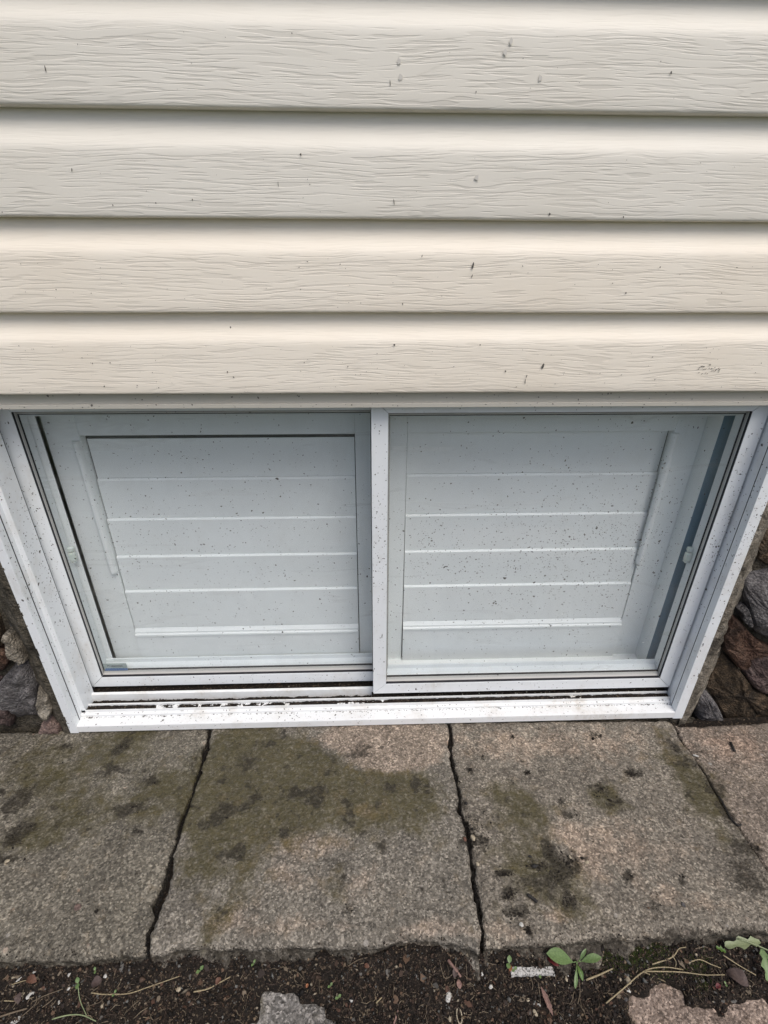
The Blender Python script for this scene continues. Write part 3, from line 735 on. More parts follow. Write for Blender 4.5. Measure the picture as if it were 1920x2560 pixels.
DARK = [(305, 1865, 18, 22, .9), (160, 1865, 24, 14, .6), (290, 1918, 30, 10, .6), (380, 1950, 22, 14, .7), (322, 2024, 34, 12, .75), (300, 2040, 14, 8, .8), (45, 1998, 27, 24, .85), (30, 2012, 18, 16, .7), (2, 1983, 8, 10, .8), (34, 2090, 26, 20, .75), (60, 2070, 34, 12, .6), (20, 2150, 38, 10, .75), (345, 2078, 16, 6, .7), (130, 2020, 60, 10, .35),
        (600, 2128, 16, 14, .95), (712, 2084, 20, 14, .8), (620, 1910, 26, 22, .6), (650, 1990, 24, 20, .6), (780, 1975, 30, 8, .6), (1035, 1965, 14, 26, .7), (890, 1895, 40, 12, .55), (910, 1870, 26, 20, .4), (560, 2030, 34, 26, .6), (952, 2120, 12, 14, .7), (870, 2270, 12, 14, .5), (1125, 2245, 8, 8, .6),
        (1180, 2100, 36, 22, .75), (1210, 2110, 16, 16, .6), (1375, 2130, 10, 26, 1.), (1400, 2140, 36, 20, .8), (1425, 2160, 30, 12, .7), (1340, 2165, 24, 8, .9), (1260, 2185, 26, 8, .8), (1278, 2238, 20, 12, .95), (1290, 2284, 26, 16, 1.), (1345, 2210, 50, 18, .55), (1420, 2250, 26, 20, .55), (1390, 2190, 44, 24, .5), (1320, 2325, 8, 12, .8),
        (1490, 1840, 22, 10, .5), (1500, 1975, 24, 16, .55), (1585, 1935, 24, 12, .75), (1545, 2005, 20, 12, .45), (1175, 1925, 5, 6, .9), (1318, 1932, 7, 6, .8), (1407, 2010, 12, 16, .6), (1430, 2040, 16, 12, .5), (1280, 1842, 6, 6, .7), (1208, 1892, 6, 6, .5), (1690, 1875, 12, 16, .8), (1735, 1870, 30, 14, .4),
        (1720, 1910, 40, 14, .5), (1780, 1960, 30, 30, .5), (1830, 2040, 24, 30, .55), (1880, 2120, 40, 26, .6), (1890, 2220, 60, 40, .5), (1640, 2270, 16, 30, .5), (1570, 2185, 16, 14, .6), (1700, 2195, 16, 12, .5), (1860, 2170, 50, 40, .35), (1500, 2360, 200, 16, .6), (1800, 2330, 160, 16, .6), (640, 2378, 150, 8, .5), (1100, 2360, 60, 8, .5), (150, 2400, 200, 10, .45), (480, 1925, 14, 60, .3), (1160, 2010, 16, 60, .45), (240, 2279, 4, 4, 1.)]
PINK = [(930, 1840, 110, 30, .9), (1020, 1860, 70, 40, .9), (960, 1900, 70, 26, .9), (870, 1850, 40, 26, .6), (1050, 1890, 40, 30, .6), (900, 2210, 60, 40, .25), (1550, 2120, 120, 60, .4), (1700, 2250, 100, 40, .3), (1470, 1860, 200, 40, .35), (1830, 1860, 70, 40, .5), (1250, 1860, 90, 40, .3)]
WHITE = [(800, 2110, 90, 26, .5), (900, 2030, 60, 20, .5), (560, 2300, 70, 30, .5), (720, 2170, 70, 60, .35), (1090, 2330, 90, 24, .5), (1395, 2290, 24, 16, .9), (1420, 2080, 40, 30, .6), (1480, 2160, 30, 40, .5), (1240, 2330, 60, 20, .4), (800, 2320, 200, 18, .3)]
fwn = np.array(fw); rtn = np.array(rt); upn = np.array(up); cn = np.array(CAM)
def to_px(V):
    q = V-cn; z = q@fwn
    return 960+FPX*(q@rtn)/z, 1280-FPX*(q@upn)/z
def blob(V, lst, seed):
    """how strongly the spots of a list lie on the slab points (spots measured on the slab plane)"""
    X, Y = V[:, 0], V[:, 1]; s = np.zeros(len(V))
    wx = X+fbm(X*38, Y*38, seed, 3)*.011; wy = Y+fbm(X*38+9, Y*38+4, seed+3, 3)*.011
    for px, py, rx, ry, w in lst:
        c = at(px, py, 2, ZP); a = at(px+rx, py, 2, ZP).x-c.x; b = abs(at(px, py-ry, 2, ZP).y-c.y)
        s += w*np.exp(-(((wx-c.x)/a)**2+((wy-c.y)/b)**2)*.9)
    return s
def slab(fl, fr, fb, ff, zt, mat, seed, label=None, n=170, m=170, depth=.06, chamfer=.014):
    """a worn slab: fl/fr give x of its side edges at y, fb/ff give y of its back and front edges at x"""
    skirt = 14
    U = np.concatenate([np.zeros(skirt), np.linspace(0, 1, n), np.ones(skirt)]); W = np.concatenate([np.zeros(skirt), np.linspace(0, 1, m), np.ones(skirt)])
    dU = np.concatenate([np.linspace(1, 0, skirt+1)[:-1], np.zeros(n), np.linspace(0, 1, skirt+1)[1:]])
    dW = np.concatenate([np.linspace(1, 0, skirt+1)[:-1], np.zeros(m), np.linspace(0, 1, skirt+1)[1:]])
    u, w = np.meshgrid(U, W, indexing='ij'); du, dw = np.meshgrid(dU, dW, indexing='ij')
    ymid = -.2
    xm = fl(np.full(u.shape, ymid))*(1-u)+fr(np.full(u.shape, ymid))*u
    yb = fb(xm); yf = ff(xm); y = yb*(1-w)+yf*w
    for _ in range(2):
        x = fl(y)*(1-u)+fr(y)*u; yb = fb(x); yf = ff(x); y = yb*(1-w)+yf*w
    drop = np.maximum(du, dw)
    dl = x-fl(y); dr = fr(y)-x; db = yb-y; df = y-yf
    rr = .0032
    def roundoff(d, r): return np.where(d < r, -(r-np.sqrt(np.maximum(0, r*r-(r-d)**2))), 0)
    z = zt+fbm(x*9, y*9, seed, 3)*.0016+fbm(x*70, y*70, seed+2, 4)*.0011+roundoff(dl, rr)+roundoff(dr, rr)+roundoff(db, .006)
    z += np.where(df < chamfer, -(chamfer-df)*.30, 0)+roundoff(df, .006)*.8
    ed = np.minimum(np.minimum(dl, dr), np.minimum(db, df))
    z -= np.clip(1-ed/.008, 0, 1)*np.maximum(0, fbm(x*55, y*55, seed+7, 3)+.1)*.006
    z -= drop*depth
    # broken faces bulge and crumble below the top edge
    nf = fbm(x*45, z*60+3, seed+5, 4)
    fr_ = (W[None, :] == 1)*(dw > 0)
    y = y+fr_*.0050*np.exp(-((drop-.13)/.10)**2)*(1+fbm(x*30, z*0, seed+6, 3))-fr_*np.clip((drop-.2)/.25, 0, 1)*(.009+nf*.013+.006*drop+np.maximum(0, fbm(x*22, z*40, seed+8, 3))*.014)
    bk = (W[None, :] == 0)*(dw > 0); y = y+bk*(.001*drop)
    V = np.stack([x, y, z], -1).reshape(-1, 3)
    N, K = u.shape
    idx = np.arange(N*K).reshape(N, K)
    F = np.stack([idx[:-1, :-1], idx[1:, :-1], idx[1:, 1:], idx[:-1, 1:]], -1).reshape(-1, 4)
    o = raw('paver', V.tolist(), F[:, ::-1].tolist(), mat, pave, True)
    o.data.flip_normals() if o.data.polygons[(n+skirt)//2*K+K//2].normal.z < 0 else None
    top = V[:, 2] > zt-.02
    ms = blob(V, MOSS, seed); dk = blob(V, DARK, seed+20); pk = blob(V, PINK, seed+40); wh = blob(V, WHITE, seed+60)
    X, Y = V[:, 0], V[:, 1]
    ms = np.clip(ms*1.05-pk*1.1+fbm(X*14, Y*14, seed+11, 4)*.40-.02, 0, 1)*.93
    dk = np.clip(dk*1.2+np.maximum(0, fbm(X*60, Y*60, seed+13, 3)-.28)*1.2+ms*np.maximum(0, fbm(X*42, Y*42, seed+17, 5, .65)+.02)*1.5, 0, 1)
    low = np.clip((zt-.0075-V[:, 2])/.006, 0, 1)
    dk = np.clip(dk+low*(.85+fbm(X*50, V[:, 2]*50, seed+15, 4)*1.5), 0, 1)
    pk = np.clip(pk+wh*.8, 0, 1.2)
    A = np.ones((len(V), 4)); A[:, 0] = ms; A[:, 1] = dk; A[:, 2] = pk
    ca = o.data.color_attributes.new('stain', 'FLOAT_COLOR', 'POINT'); ca.data.foreach_set('color', A.reshape(-1))
    if label: o['label'] = label
    return o
def jag(poly, s, off, seed, k=1.): return lambda y: interp(poly, y)+s*off+k*s*(np.maximum(0, fbm(y*55, y*0+seed, seed, 4))*.0070+np.maximum(0, fbm(y*24, y*0+seed*2, seed+4, 3)-.12)*.009)+fbm(y*160, y*0+3, seed+1, 2)*.0007
fB = lambda x: inx(BACK, x)+fbm(x*60, x*0, 5, 3)*.0012
fF = lambda x: inx(FRONT, x)+fbm(x*50, x*0, 8, 4)*.0030+fbm(x*160, x*0, 9, 2)*.0010
GAP = .0017
slab(lambda y: y*0-.76, jag(J1, -1, GAP, 3), fB, fF, ZP, M['pav_a'], 3, 'grey green slab with two oval dark stains')
slab(jag(J1, 1, GAP, 4), jag(J2, -1, GAP, 5), fB, fF, ZP+.0015, M['pav_b'], 13, 'slab covered in olive moss towards the window', 190)
slab(jag(J2, 1, GAP, 6), jag(J3, -1, .0003, 7, .16), fB, fF, ZP, M['pav_c'], 23, 'brownish slab with blackish clumps of dirt', 190)
slab(jag(J3, 1, .0003, 8, .16), lambda y: y*0+1.05, fB, fF, ZP-.0005, M['pav_d'], 33, 'pinkish slab at the end of the row')
slab(lambda y: y*0-1.22, lambda y: y*0-.764+fbm(y*40, y*0, 2, 3)*.002, fB, fF, ZP, M['pav_b'], 43, n=60, m=60)
slab(lambda y: y*0+1.054+fbm(y*40, y*0, 2, 3)*.002, lambda y: y*0+1.5, fB, fF, ZP, M['pav_b'], 53, n=60, m=60)
# lower row, mostly buried by soil
ZL = -.101
fb2 = lambda x: x*0-.402+fbm(x*30, x*0, 4, 3)*.002
ff2 = lambda x: x*0-.80
slab(lambda y: y*0-.62, lambda y: y*0-.035, fb2, ff2, ZL, M['pav_f'], 63, 'grey slab almost buried under soil', 120, 120, .03, .004)
slab(lambda y: y*0-.030, lambda y: y*0+.262, fb2, ff2, ZL-.004, M['pav_b'], 73, None, 80, 80, .03, .004)
slab(lambda y: y*0+.268, lambda y: y*0+.70, fb2, ff2, ZL, M['pav_e'], 83, 'pinkish slab almost buried under soil', 120, 120, .03, .004)

# ------------------------------------------------------------------ ground: soil in front of the slabs, falling back under them
PATCH = [(700, 2520, 48, 34), (680, 2500, 22, 24), (765, 2535, 44, 26), (735, 2560, 90, 20), (1665, 2490, 36, 24), (1640, 2530, 60, 34), (1730, 2545, 60, 28), (1690, 2570, 90, 24), (1870, 2525, 50, 22), (1900, 2550, 80, 30), (1820, 2570, 40, 14)]
def soil_h(X, Y):
    h = -.0835+.009*np.clip((Y+.405)/.02, 0, 1)+fbm(X*7, Y*7, 71, 3)*.006+fbm(X*45, Y*45, 72, 4)*.0045+fbm(X*220, Y*220, 73, 3)*.0022
    h = h-np.clip((-.40-Y)/.05, 0, 1)*.006
    wx = X+fbm(X*60, Y*60, 75, 3)*.008; wy = Y+fbm(X*60+5, Y*60, 76, 3)*.008
    p = 0
    for px, py, rx, ry in PATCH:
        c = at(px, py, 2, -.10); a = at(px+rx, py, 2, -.10).x-c.x; b = abs(at(px, py-ry, 2, -.10).y-c.y)
        p = np.maximum(p, np.exp(-(((wx-c.x)/a)**4+((wy-c.y)/b)**4)*.7))
    return h-np.clip(p*1.5, 0, 1)*.024
def grid(x0, x1, y0, y1, nx, ny):
    X, Y = np.meshgrid(np.linspace(x0, x1, nx), np.linspace(y0, y1, ny), indexing='ij')
    idx = np.arange(nx*ny).reshape(nx, ny)
    F = np.stack([idx[:-1, :-1], idx[1:, :-1], idx[1:, 1:], idx[:-1, 1:]], -1).reshape(-1, 4)
    return X, Y, F
X, Y, F = grid(-.80, .90, -.62, -.33, 620, 130)
Z = soil_h(X, Y)
edge = np.minimum(np.minimum(X+.80, .90-X), Y+.62)
Z = Z-np.clip(1-edge/.03, 0, 1)*.03
gs = raw('soil', np.stack([X, Y, Z], -1).reshape(-1, 3).tolist(), F.tolist(), M['soil'], None, True); kind(gs, 'structure')
X, Y, F = grid(-1, 1, -1, 1, 61, 61)
X = np.sign(X)*(abs(X)**4*150+abs(X)*.8); Y = np.sign(Y)*(abs(Y)**4*150+abs(Y)*.8)-.4
gr = raw('ground', np.stack([X, Y, np.where(abs(X)+abs(Y+.4) < 3, -.112, -.12)+0*X], -1).reshape(-1, 3).tolist(), F.tolist(), M['soil'], None, True); kind(gr, 'structure')

# crumbs of soil, bark and grit
n = 46000; P = []; S = []; C = []
xs = rng.uniform(-.62, .66, n); ys = -.375-rng.random(n)**1.15*.15
hs = soil_h(xs, ys); yfr = inx(FRONT, xs)
pal = np.array([(.010, .008, .006), (.018, .013, .010), (.035, .024, .017), (.070, .046, .032), (.15, .11, .07), (.26, .22, .16), (.12, .12, .11)])
wgt = np.array([6, 6, 4.5, 3.2, 1.5, .6, 1.0]); wgt = wgt/wgt.sum()
ci = rng.choice(7, n, p=wgt); ss = np.exp(rng.normal(math.log(.00115), .5, n))
keep = (hs > ZL+.003) & (ys < yfr+.004)
P = np.stack([xs, ys, hs+ss*.4], -1)[keep]; S = ss[keep]; C = pal[ci][keep]*rng.uniform(.5, 1.15, (keep.sum(), 1))
crumbs('soil_crumbs', P, S, C, M['tint'])
# long thin bits: needles, bark shreds, rootlets
n = 2600
xs = rng.uniform(-.60, .64, n); ys = -.39-rng.random(n)*.10; hs = soil_h(xs, ys); keep = hs > ZL+.002
V = []; F = []
cols = [(.10, .075, .05), (.06, .04, .03), (.17, .135, .09), (.03, .022, .016)]
Cc = []
for x, y, h in zip(xs[keep], ys[keep], hs[keep]):
    L = random.lognormvariate(math.log(.006), .5); a = random.uniform(0, 6.28); b0 = len(V)
    d = Vector((math.cos(a), math.sin(a), random.uniform(-.15, .3)))*L; k = Vector((-d.y, d.x, 0))*random.uniform(-.25, .25)
    p = Vector((x, y, h+.0012)); w = random.uniform(.0002, .0005)
    tube(V, F, [p, p+d*.5+k+Vector((0, 0, .0008)), p+d], [w, w*1.1, w*.6], 4)
    Cc += [random.choice(cols)]*(len(V)-b0)
o = raw('plant_litter', V, F, M['tint']); kind(o, 'stuff')
ca = o.data.color_attributes.new('tint', 'FLOAT_COLOR', 'POINT'); A = np.ones((len(V), 4)); A[:, :3] = np.array(Cc); ca.data.foreach_set('color', A.reshape(-1))
# flat scraps of leaf and bark
n = 1300; xs = rng.uniform(-.60, .64, n); ys = -.385-rng.random(n)*.10; hs = soil_h(xs, ys); keep = hs > ZL+.001
V = []; F = []; Cc = []
cols = [(.075, .040, .026), (.045, .028, .019), (.11, .07, .045), (.028, .02, .016), (.15, .12, .085), (.10, .095, .085)]
for x, y, h in zip(xs[keep], ys[keep], hs[keep]):
    r = random.lognormvariate(math.log(.0019), .45); a0 = random.uniform(0, 6.28); k = random.randint(4, 6); b0 = len(V); el = random.uniform(.35, 1.)
    tx, ty = random.gauss(0, .35), random.gauss(0, .35)
    for q in range(k):
        a = q*6.283/k; rr = r*random.uniform(.6, 1.25); dx, dy = rr*math.cos(a), rr*el*math.sin(a)
        u_, v_ = dx*math.cos(a0)-dy*math.sin(a0), dx*math.sin(a0)+dy*math.cos(a0)
        V.append((x+u_, y+v_, h+.0016+u_*tx+v_*ty+random.uniform(-.0003, .0003)))
    F.append(tuple(range(b0, b0+k))); cc = random.choice(cols); Cc += [cc]*k
o = raw('leaf_litter', V, F, M['tint']); kind(o, 'stuff')
ca = o.data.color_attributes.new('tint', 'FLOAT_COLOR', 'POINT'); A = np.ones((len(V), 4)); A[:, :3] = np.array(Cc); ca.data.foreach_set('color', A.reshape(-1))
# crumbs that have spilled onto the front edge of the slabs
# dirt filling the joints between slabs
P = []; S = []; C = []
for J, wd, n in ((J1, .0036, 1500), (J2, .0036, 1500), (J3, .0020, 400)):
    y = rng.uniform(-.385, -.03, n); x = interp(J, y)+rng.normal(0, wd*.45, n)
    for a, b in zip(x, y):
        s = random.lognormvariate(math.log(.0009), .4); P.append((a, b, ZP-.0035+random.uniform(-.002, .0015))); S.append(s); C.append(random.choice(((.006, .005, .004), (.010, .008, .006), (.02, .016, .012))))
for i in range(260):
    p = at(1180+random.gauss(0, 24), 2095+random.gauss(0, 26), 2, ZP); P.append((p.x, p.y, ZP+.0008)); S.append(random.lognormvariate(math.log(.0010), .4)); C.append((.010, .008, .006))
# loose clumps around the joint and on the brownish slab
for q_, (px, py, rx, ry, w) in enumerate(DARK):
    if rx > 45 or q_ in (5, 6, 7, 8): continue
    for i in range(int((90 if 30 <= q_ < 46 else 22)*w)):
        p = at(px+random.gauss(0, rx*.5), py+random.gauss(0, ry*.5), 2, ZP); s = random.lognormvariate(math.log(.0011), .45)
        P.append((p.x, p.y, ZP+.0006)); S.append(s); C.append((.012, .009, .006))
crumbs('joint_dirt', P, S, C, M['tint'])
X, Y, F = grid(-1.2, 1.5, -.37, -.02, 200, 30)
kind(raw('bedding_sand', np.stack([X, Y, -.068+fbm(X*60, Y*60, 9, 3)*.002], -1).reshape(-1, 3).tolist(), F.tolist(), M['soil'], pave, True), 'stuff')
# scattered grit on the slabs
P = []; S = []; C = []
for i in range(1100):
    x = random.uniform(-.6, .64); d = abs(random.gauss(0, .007)); y = float(inx(FRONT, x))+d
    P.append((x, y, ZP-max(0, .014-d)*.3+.0004)); S.append(random.lognormvariate(math.log(.0008), .4)); C.append(random.choice(((.012, .009, .007), (.02, .015, .011), (.05, .036, .024))))
for i in range(420):
    x = random.uniform(-.60, .66); y = random.uniform(-.37, -.07); s = random.lognormvariate(math.log(.0007), .4)
    P.append((x, y, ZP+.0012)); S.append(s); C.append(random.choice(((.35, .30, .22), (.25, .2, .14), (.02, .016, .012), (.02, .016, .012), (.12, .07, .04))))
crumbs('grit', P, S, C, M['tint'])

# moss cushions on the soil
V = []; F = []; Cc = []
for (px, py, rx, ry, n_) in ((1560, 2400, 80, 34, 4200), (1620, 2385, 60, 24, 1500), (1740, 2415, 40, 26, 900), (1760, 2460, 22, 26, 300), (1655, 2430, 40, 20, 400), (1500, 2385, 30, 14, 250)):
    for i in range(n_):
        p = at(px+random.gauss(0, rx*.5), py+random.gauss(0, ry*.5), 2, -.088); h = float(soil_h(p.x, p.y)); b0 = len(V)
        a = random.uniform(0, 6.28); L = random.uniform(.0012, .0028); w = random.uniform(.0003, .0006)
        d = Vector((math.cos(a)*.7, math.sin(a)*.7, 1)).normalized()*L; s = Vector((-math.sin(a), math.cos(a), 0))*w; q = Vector((p.x, p.y, h))
        V += [tuple(q-s), tuple(q+s), tuple(q+d)]; F.append((b0, b0+1, b0+2)); Cc += [random.choice(((.018, .032, .006), (.035, .055, .010), (.06, .085, .018), (.05, .045, .012)))]*3
o = raw('moss', V, F, M['tint']); kind(o, 'stuff')
ca = o.data.color_attributes.new('tint', 'FLOAT_COLOR', 'POINT'); A = np.ones((len(V), 4)); A[:, :3] = np.array(Cc); ca.data.foreach_set('color', A.reshape(-1))

# ------------------------------------------------------------------ foundation wall: mortar and stones
fnd = thing('foundation_wall', 'rough rubble foundation wall of grey, rusty and purplish stones in brown mortar around the window', 'wall', (0, 0, -.2))
def mortar(x0, x1, near, mat, seed):
    """near: x of the window frame edge; the mortar rises to the flange there and falls back away from it"""
    nx = int(abs(x1-x0)/.0028); nz = 230
    X, Z = np.meshgrid(np.linspace(x0, x1, nx), np.linspace(-.20, .590, nz), indexing='ij')
    d = abs(X-near)
    Y = -.0335+np.clip((d-.014)/.045, 0, 1)*.036+fbm(X*14, Z*14, seed, 3)*.006*np.clip(d/.02, .1, 1)+fbm(X*90, Z*90, seed+3, 4)*.0034
    V = np.stack([X, Y, Z], -1).reshape(-1, 3); idx = np.arange(nx*nz).reshape(nx, nz)
    F = np.stack([idx[:-1, :-1], idx[1:, :-1], idx[1:, 1:], idx[:-1, 1:]], -1).reshape(-1, 4)
    return raw('mortar', V.tolist(), F.tolist(), mat, fnd, True)
mortar(-1.35, -.5670, -.568, M['mortar'], 5)
a = mortar(.5985, 1.35, .5995, M['mortar_pale'], 9)
X, Z = np.meshgrid(np.linspace(-.60, .63, 420), np.linspace(-.20, -.0525, 50), indexing='ij')
Y = -.030+fbm(X*90, Z*90, 4, 4)*.003
idx = np.arange(X.size).reshape(X.shape); F = np.stack([idx[:-1, :-1], idx[1:, :-1], idx[1:, 1:], idx[:-1, 1:]], -1).reshape(-1, 4)
raw('mortar', np.stack([X, Y, Z], -1).reshape(-1, 3).tolist(), F.tolist(), M['mortar'], fnd, True)
def stone(poly, yf, mat, seed, tilt=(0, 0), bulge=.010, depth=.05, label=None):
    """poly: outline (x,z); a rough broken face at about y = yf, sides running back into the mortar"""
    P = [Vector((p[0], p[1])) for p in poly]; c = sum(P, Vector((0, 0)))/len(P)
    bulge *= .35
    # resample the outline
    per = []; m = 36
    L = [0]
    for i in range(len(P)): L.append(L[-1]+(P[(i+1) % len(P)]-P[i]).length)
    for k in range(m):
        t = L[-1]*k/m
        for i in range(len(P)):
            if L[i] <= t <= L[i+1]:
                f = (t-L[i])/(L[i+1]-L[i]+1e-9); per.append(P[i].lerp(P[(i+1) % len(P)], f)); break
    rings = [0, .28, .52, .74, .90, 1.0, 1.0, 1.02]
    back = [0]*5+[.005, .022, depth]
    V = [(c.x, yf-bulge, c.y)]; F = []
    for ri, (s, bk) in enumerate(zip(rings[1:], back[1:])):
        for k, p in enumerate(per):
            q = c+(p-c)*s
            V.append([q.x, yf-bulge*(1-s**7)+bk, q.y])
    for k in range(m): F.append((0, 1+k, 1+(k+1) % m))
    for r_ in range(len(rings)-2):
        b = 1+r_*m
        for k in range(m): F.append((b+k, b+m+k, b+m+(k+1) % m, b+(k+1) % m))
    V = np.array([tuple(v) for v in V], float)
    nx, nz = V[:, 0], V[:, 2]
    rs = np.random.default_rng(seed*7+1); ext = max(np.ptp(nx), np.ptp(nz), .03)*.5
    fac = np.full(len(V), -1.0)                                         # broken facets: the highest of a few tilted planes
    for _ in range(3):
        an = rs.uniform(0, 6.28); r_ = rs.uniform(.15, .75)*ext; sl = rs.uniform(.25, 1.0)
        d_ = (nx-c.x)*math.cos(an)+(nz-c.y)*math.sin(an)
        fac = np.maximum(fac, np.clip((d_-r_)*sl, 0, None))
    fac += np.round(fbm(nx*30, nz*30, seed, 2)*4)/4*.0035
    V[:, 1] += fac+fbm(nx*55, nz*55, seed+1, 4, .6)*.0085+(nx-c.x)*tilt[0]+(nz-c.y)*tilt[1]
    V[:, 0] += fbm(V[:, 1]*60+nz*40, nx*40, seed+3, 3)*.0022; V[:, 2] += fbm(nx*45, V[:, 1]*60+nz*30, seed+4, 3)*.0022
    o = fix(raw('stone', V.tolist(), F, mat, fnd, False))
    if label: o['label'] = label
    return o
def cp(pts, ox, oy, s, Y): return [((lambda q: (q.x, q.z))(at(ox+x*s, oy+y*s, 1, Y))) for x, y in pts]
sL_ = 200/1475; lf = lambda pts, Y: cp(pts, 0, 1540, sL_, Y)
stone(lf([(-500, 560), (-200, 600), (100, 700), (168, 840), (90, 970), (0, 1090), (-500, 1100)], -.022), -.022, M['st_orange'], 1, (.1, -.1), .012, label='rusty orange stone')
stone(lf([(0, 1230), (150, 1050), (300, 965), (450, 980), (470, 1060), (560, 1200), (620, 1420), (690, 1850), (705, 1980), (640, 2160), (420, 2160), (200, 2160), (250, 1900), (150, 1700), (-100, 1600)], -.030), -.030, M['st_grey'], 2, (.18, -.12), .014, label='large jagged grey stone')
stone(lf([(-500, 1250), (-60, 1240), (-110, 1600), (0, 1640), (150, 1710), (240, 1860), (235, 1960), (150, 2120), (0, 2200), (-500, 2200)], -.024), -.024, M['st_purple'], 3, (.05, -.05), .010)
stone(lf([(740, 2010), (900, 1965), (1050, 2060), (1100, 2200), (680, 2200)], -.034), -.032, M['st_pink'], 4, (0, -.2), .006, label='small pinkish stone')
stone(lf([(-500, -200), (-300, -180), (-120, 0), (-20, 300), (40, 520), (-40, 600), (-300, 560), (-500, 520)], -.02), -.020, M['st_dark'], 5, (0, 0), .010)
sR_ = .2441; rf = lambda pts, Y: cp(pts, 1680, 1300, sR_, Y)
stone(rf([(775, 610), (860, 590), (1150, 560), (1400, 700), (1400, 1250), (1080, 1300), (985, 1240), (880, 1170), (845, 1080), (800, 850), (755, 660)], -.028), -.026, M['st_grey'], 6, (-.15, .25), .016, label='angular grey stone near the frame')
stone(rf([(640, 1010), (720, 1050), (800, 1130), (860, 1215), (985, 1320), (1200, 1400), (1200, 1500), (900, 1440), (780, 1420), (760, 1590), (680, 1500), (560, 1370), (530, 1230)], -.028), -.026, M['st_orange'], 7, (-.1, .05), .010, label='rusty brown slanting stone')
stone(rf([(790, 1425), (905, 1385), (1200, 1420), (1300, 1850), (985, 1800), (880, 1765), (765, 1600)], -.022), -.020, M['st_purple'], 8, (-.05, .05), .010)
stone(rf([(560, 1400), (640, 1460), (750, 1610), (870, 1775), (1000, 1830), (1300, 1900), (1300, 2250), (600, 2250), (560, 2060), (460, 1880), (345, 1720), (420, 1530)], -.020), -.016, M['st_dark'], 9, (-.1, -.1), .010, label='dark brown crumbly stone')
stone(rf([(340, 1745), (430, 1850), (500, 1950), (590, 2150), (290, 2150), (262, 1900)], -.026), -.026, M['st_grey'], 10, (0, -.1), .008)
stone(rf([(715, 955), (790, 915), (830, 1080), (800, 1100), (735, 1040)], -.026), -.026, M['st_grey'], 12, (0, 0), .006)
stone(rf([(850, 100), (1200, 60), (1300, 480), (1000, 500), (900, 420)], -.02), -.012, M['st_dark'], 14, (0, 0), .004)
stone(lf([(640, 1400), (850, 1480), (950, 1740), (880, 1930), (760, 1880), (660, 1620)], -.034), -.035, M['mortar_pale'], 15, (0, 0), .004)
stone(lf([(40, 370), (130, 400), (330, 650), (440, 880), (330, 910), (150, 820), (90, 600)], -.030), -.031, M['mortar_pale'], 16, (0, 0), .004)
i = 0
for sx in (-1, 1):                                                  # the wall runs on to both sides
    z = -.12
    while z < .52:
        x = .74+random.uniform(0, .03) if sx < 0 else .90+random.uniform(0, .05); hgt = random.uniform(.09, .15)
        while x < 1.28:
            w = random.uniform(.12, .22); k = 9; cx = sx*(x+w/2); cz = z+hgt/2
            poly = [(cx+math.cos(t*2*math.pi/k)*w*.54*random.uniform(.85, 1.1), cz+math.sin(t*2*math.pi/k)*hgt*.56*random.uniform(.8, 1.1)) for t in range(k)]
            stone(poly, -.018, M[random.choice(('st_orange', 'st_grey', 'st_dark', 'st_purple', 'st_pink'))], 30+i, (0, 0), .012); i += 1; x += w+.012
        z += hgt+.012
box('backing', -1.7, -.621, -.004, .10, -.25, .588, M['mortar'], fnd, 0); box('backing', .641, 1.7, -.004, .10, -.25, .588, M['mortar'], fnd, 0)

# ------------------------------------------------------------------ small things on the soil and slabs
ZS_ = -.086
def gpt(px, py, dz=0.):
    p = at(px, py, 2, ZS_)
    for _ in range(3): p = at(px, py, 2, float(soil_h(p.x, p.y))+dz)
    return p
def leaf_mesh(L, W, curl=.25, fold=.25, tipw=.55, serr=0., n=10, wave=0.):
    """a leaf from its stalk at the origin along +x"""
    V = []; F = []; m = 5
    for i in range(n+1):
        t = i/n
        w = W*.5*(math.sin(math.pi*min(1, t**tipw*1.0))**.8 if 0 < t < 1 else 0.02)
        w *= 1+serr*(math.sin(t*38)+.6*math.sin(t*71+1))
        for j in range(m):
            s = (j-(m-1)/2)/((m-1)/2)
            V.append((L*t, s*w, L*curl*math.sin(t*math.pi)*.5+abs(s)*w*fold+wave*math.sin(t*9+s*2)*W))
    for i in range(n):
        for j in range(m-1): F.append((i*m+j, (i+1)*m+j, (i+1)*m+j+1, i*m+j+1))
    return V, F
def place(V, p, a, lift=0., roll=0.):
    M_ = Matrix.Translation(p) @ Matrix.Rotation(a, 4, 'Z') @ Matrix.Rotation(-lift, 4, 'Y') @ Matrix.Rotation(roll, 4, 'X')
    return [tuple(M_ @ Vector(v)) for v in V]
def leaf_between(name, pa, pb, W, mat, parent, h0=.004, h1=.008, **kw):
    """leaf whose stalk end shows at pa and tip at pb (picture pixels), held just above the soil"""
    a = gpt(*pa, h0); b = gpt(*pb, h1); d = b-a
    V, F = leaf_mesh(d.length, W, **kw)
    V = place(V, a, math.atan2(d.y, d.x), math.asin(max(-1, min(1, d.z/d.length))))
    return raw(name, V, F, mat, parent, True)
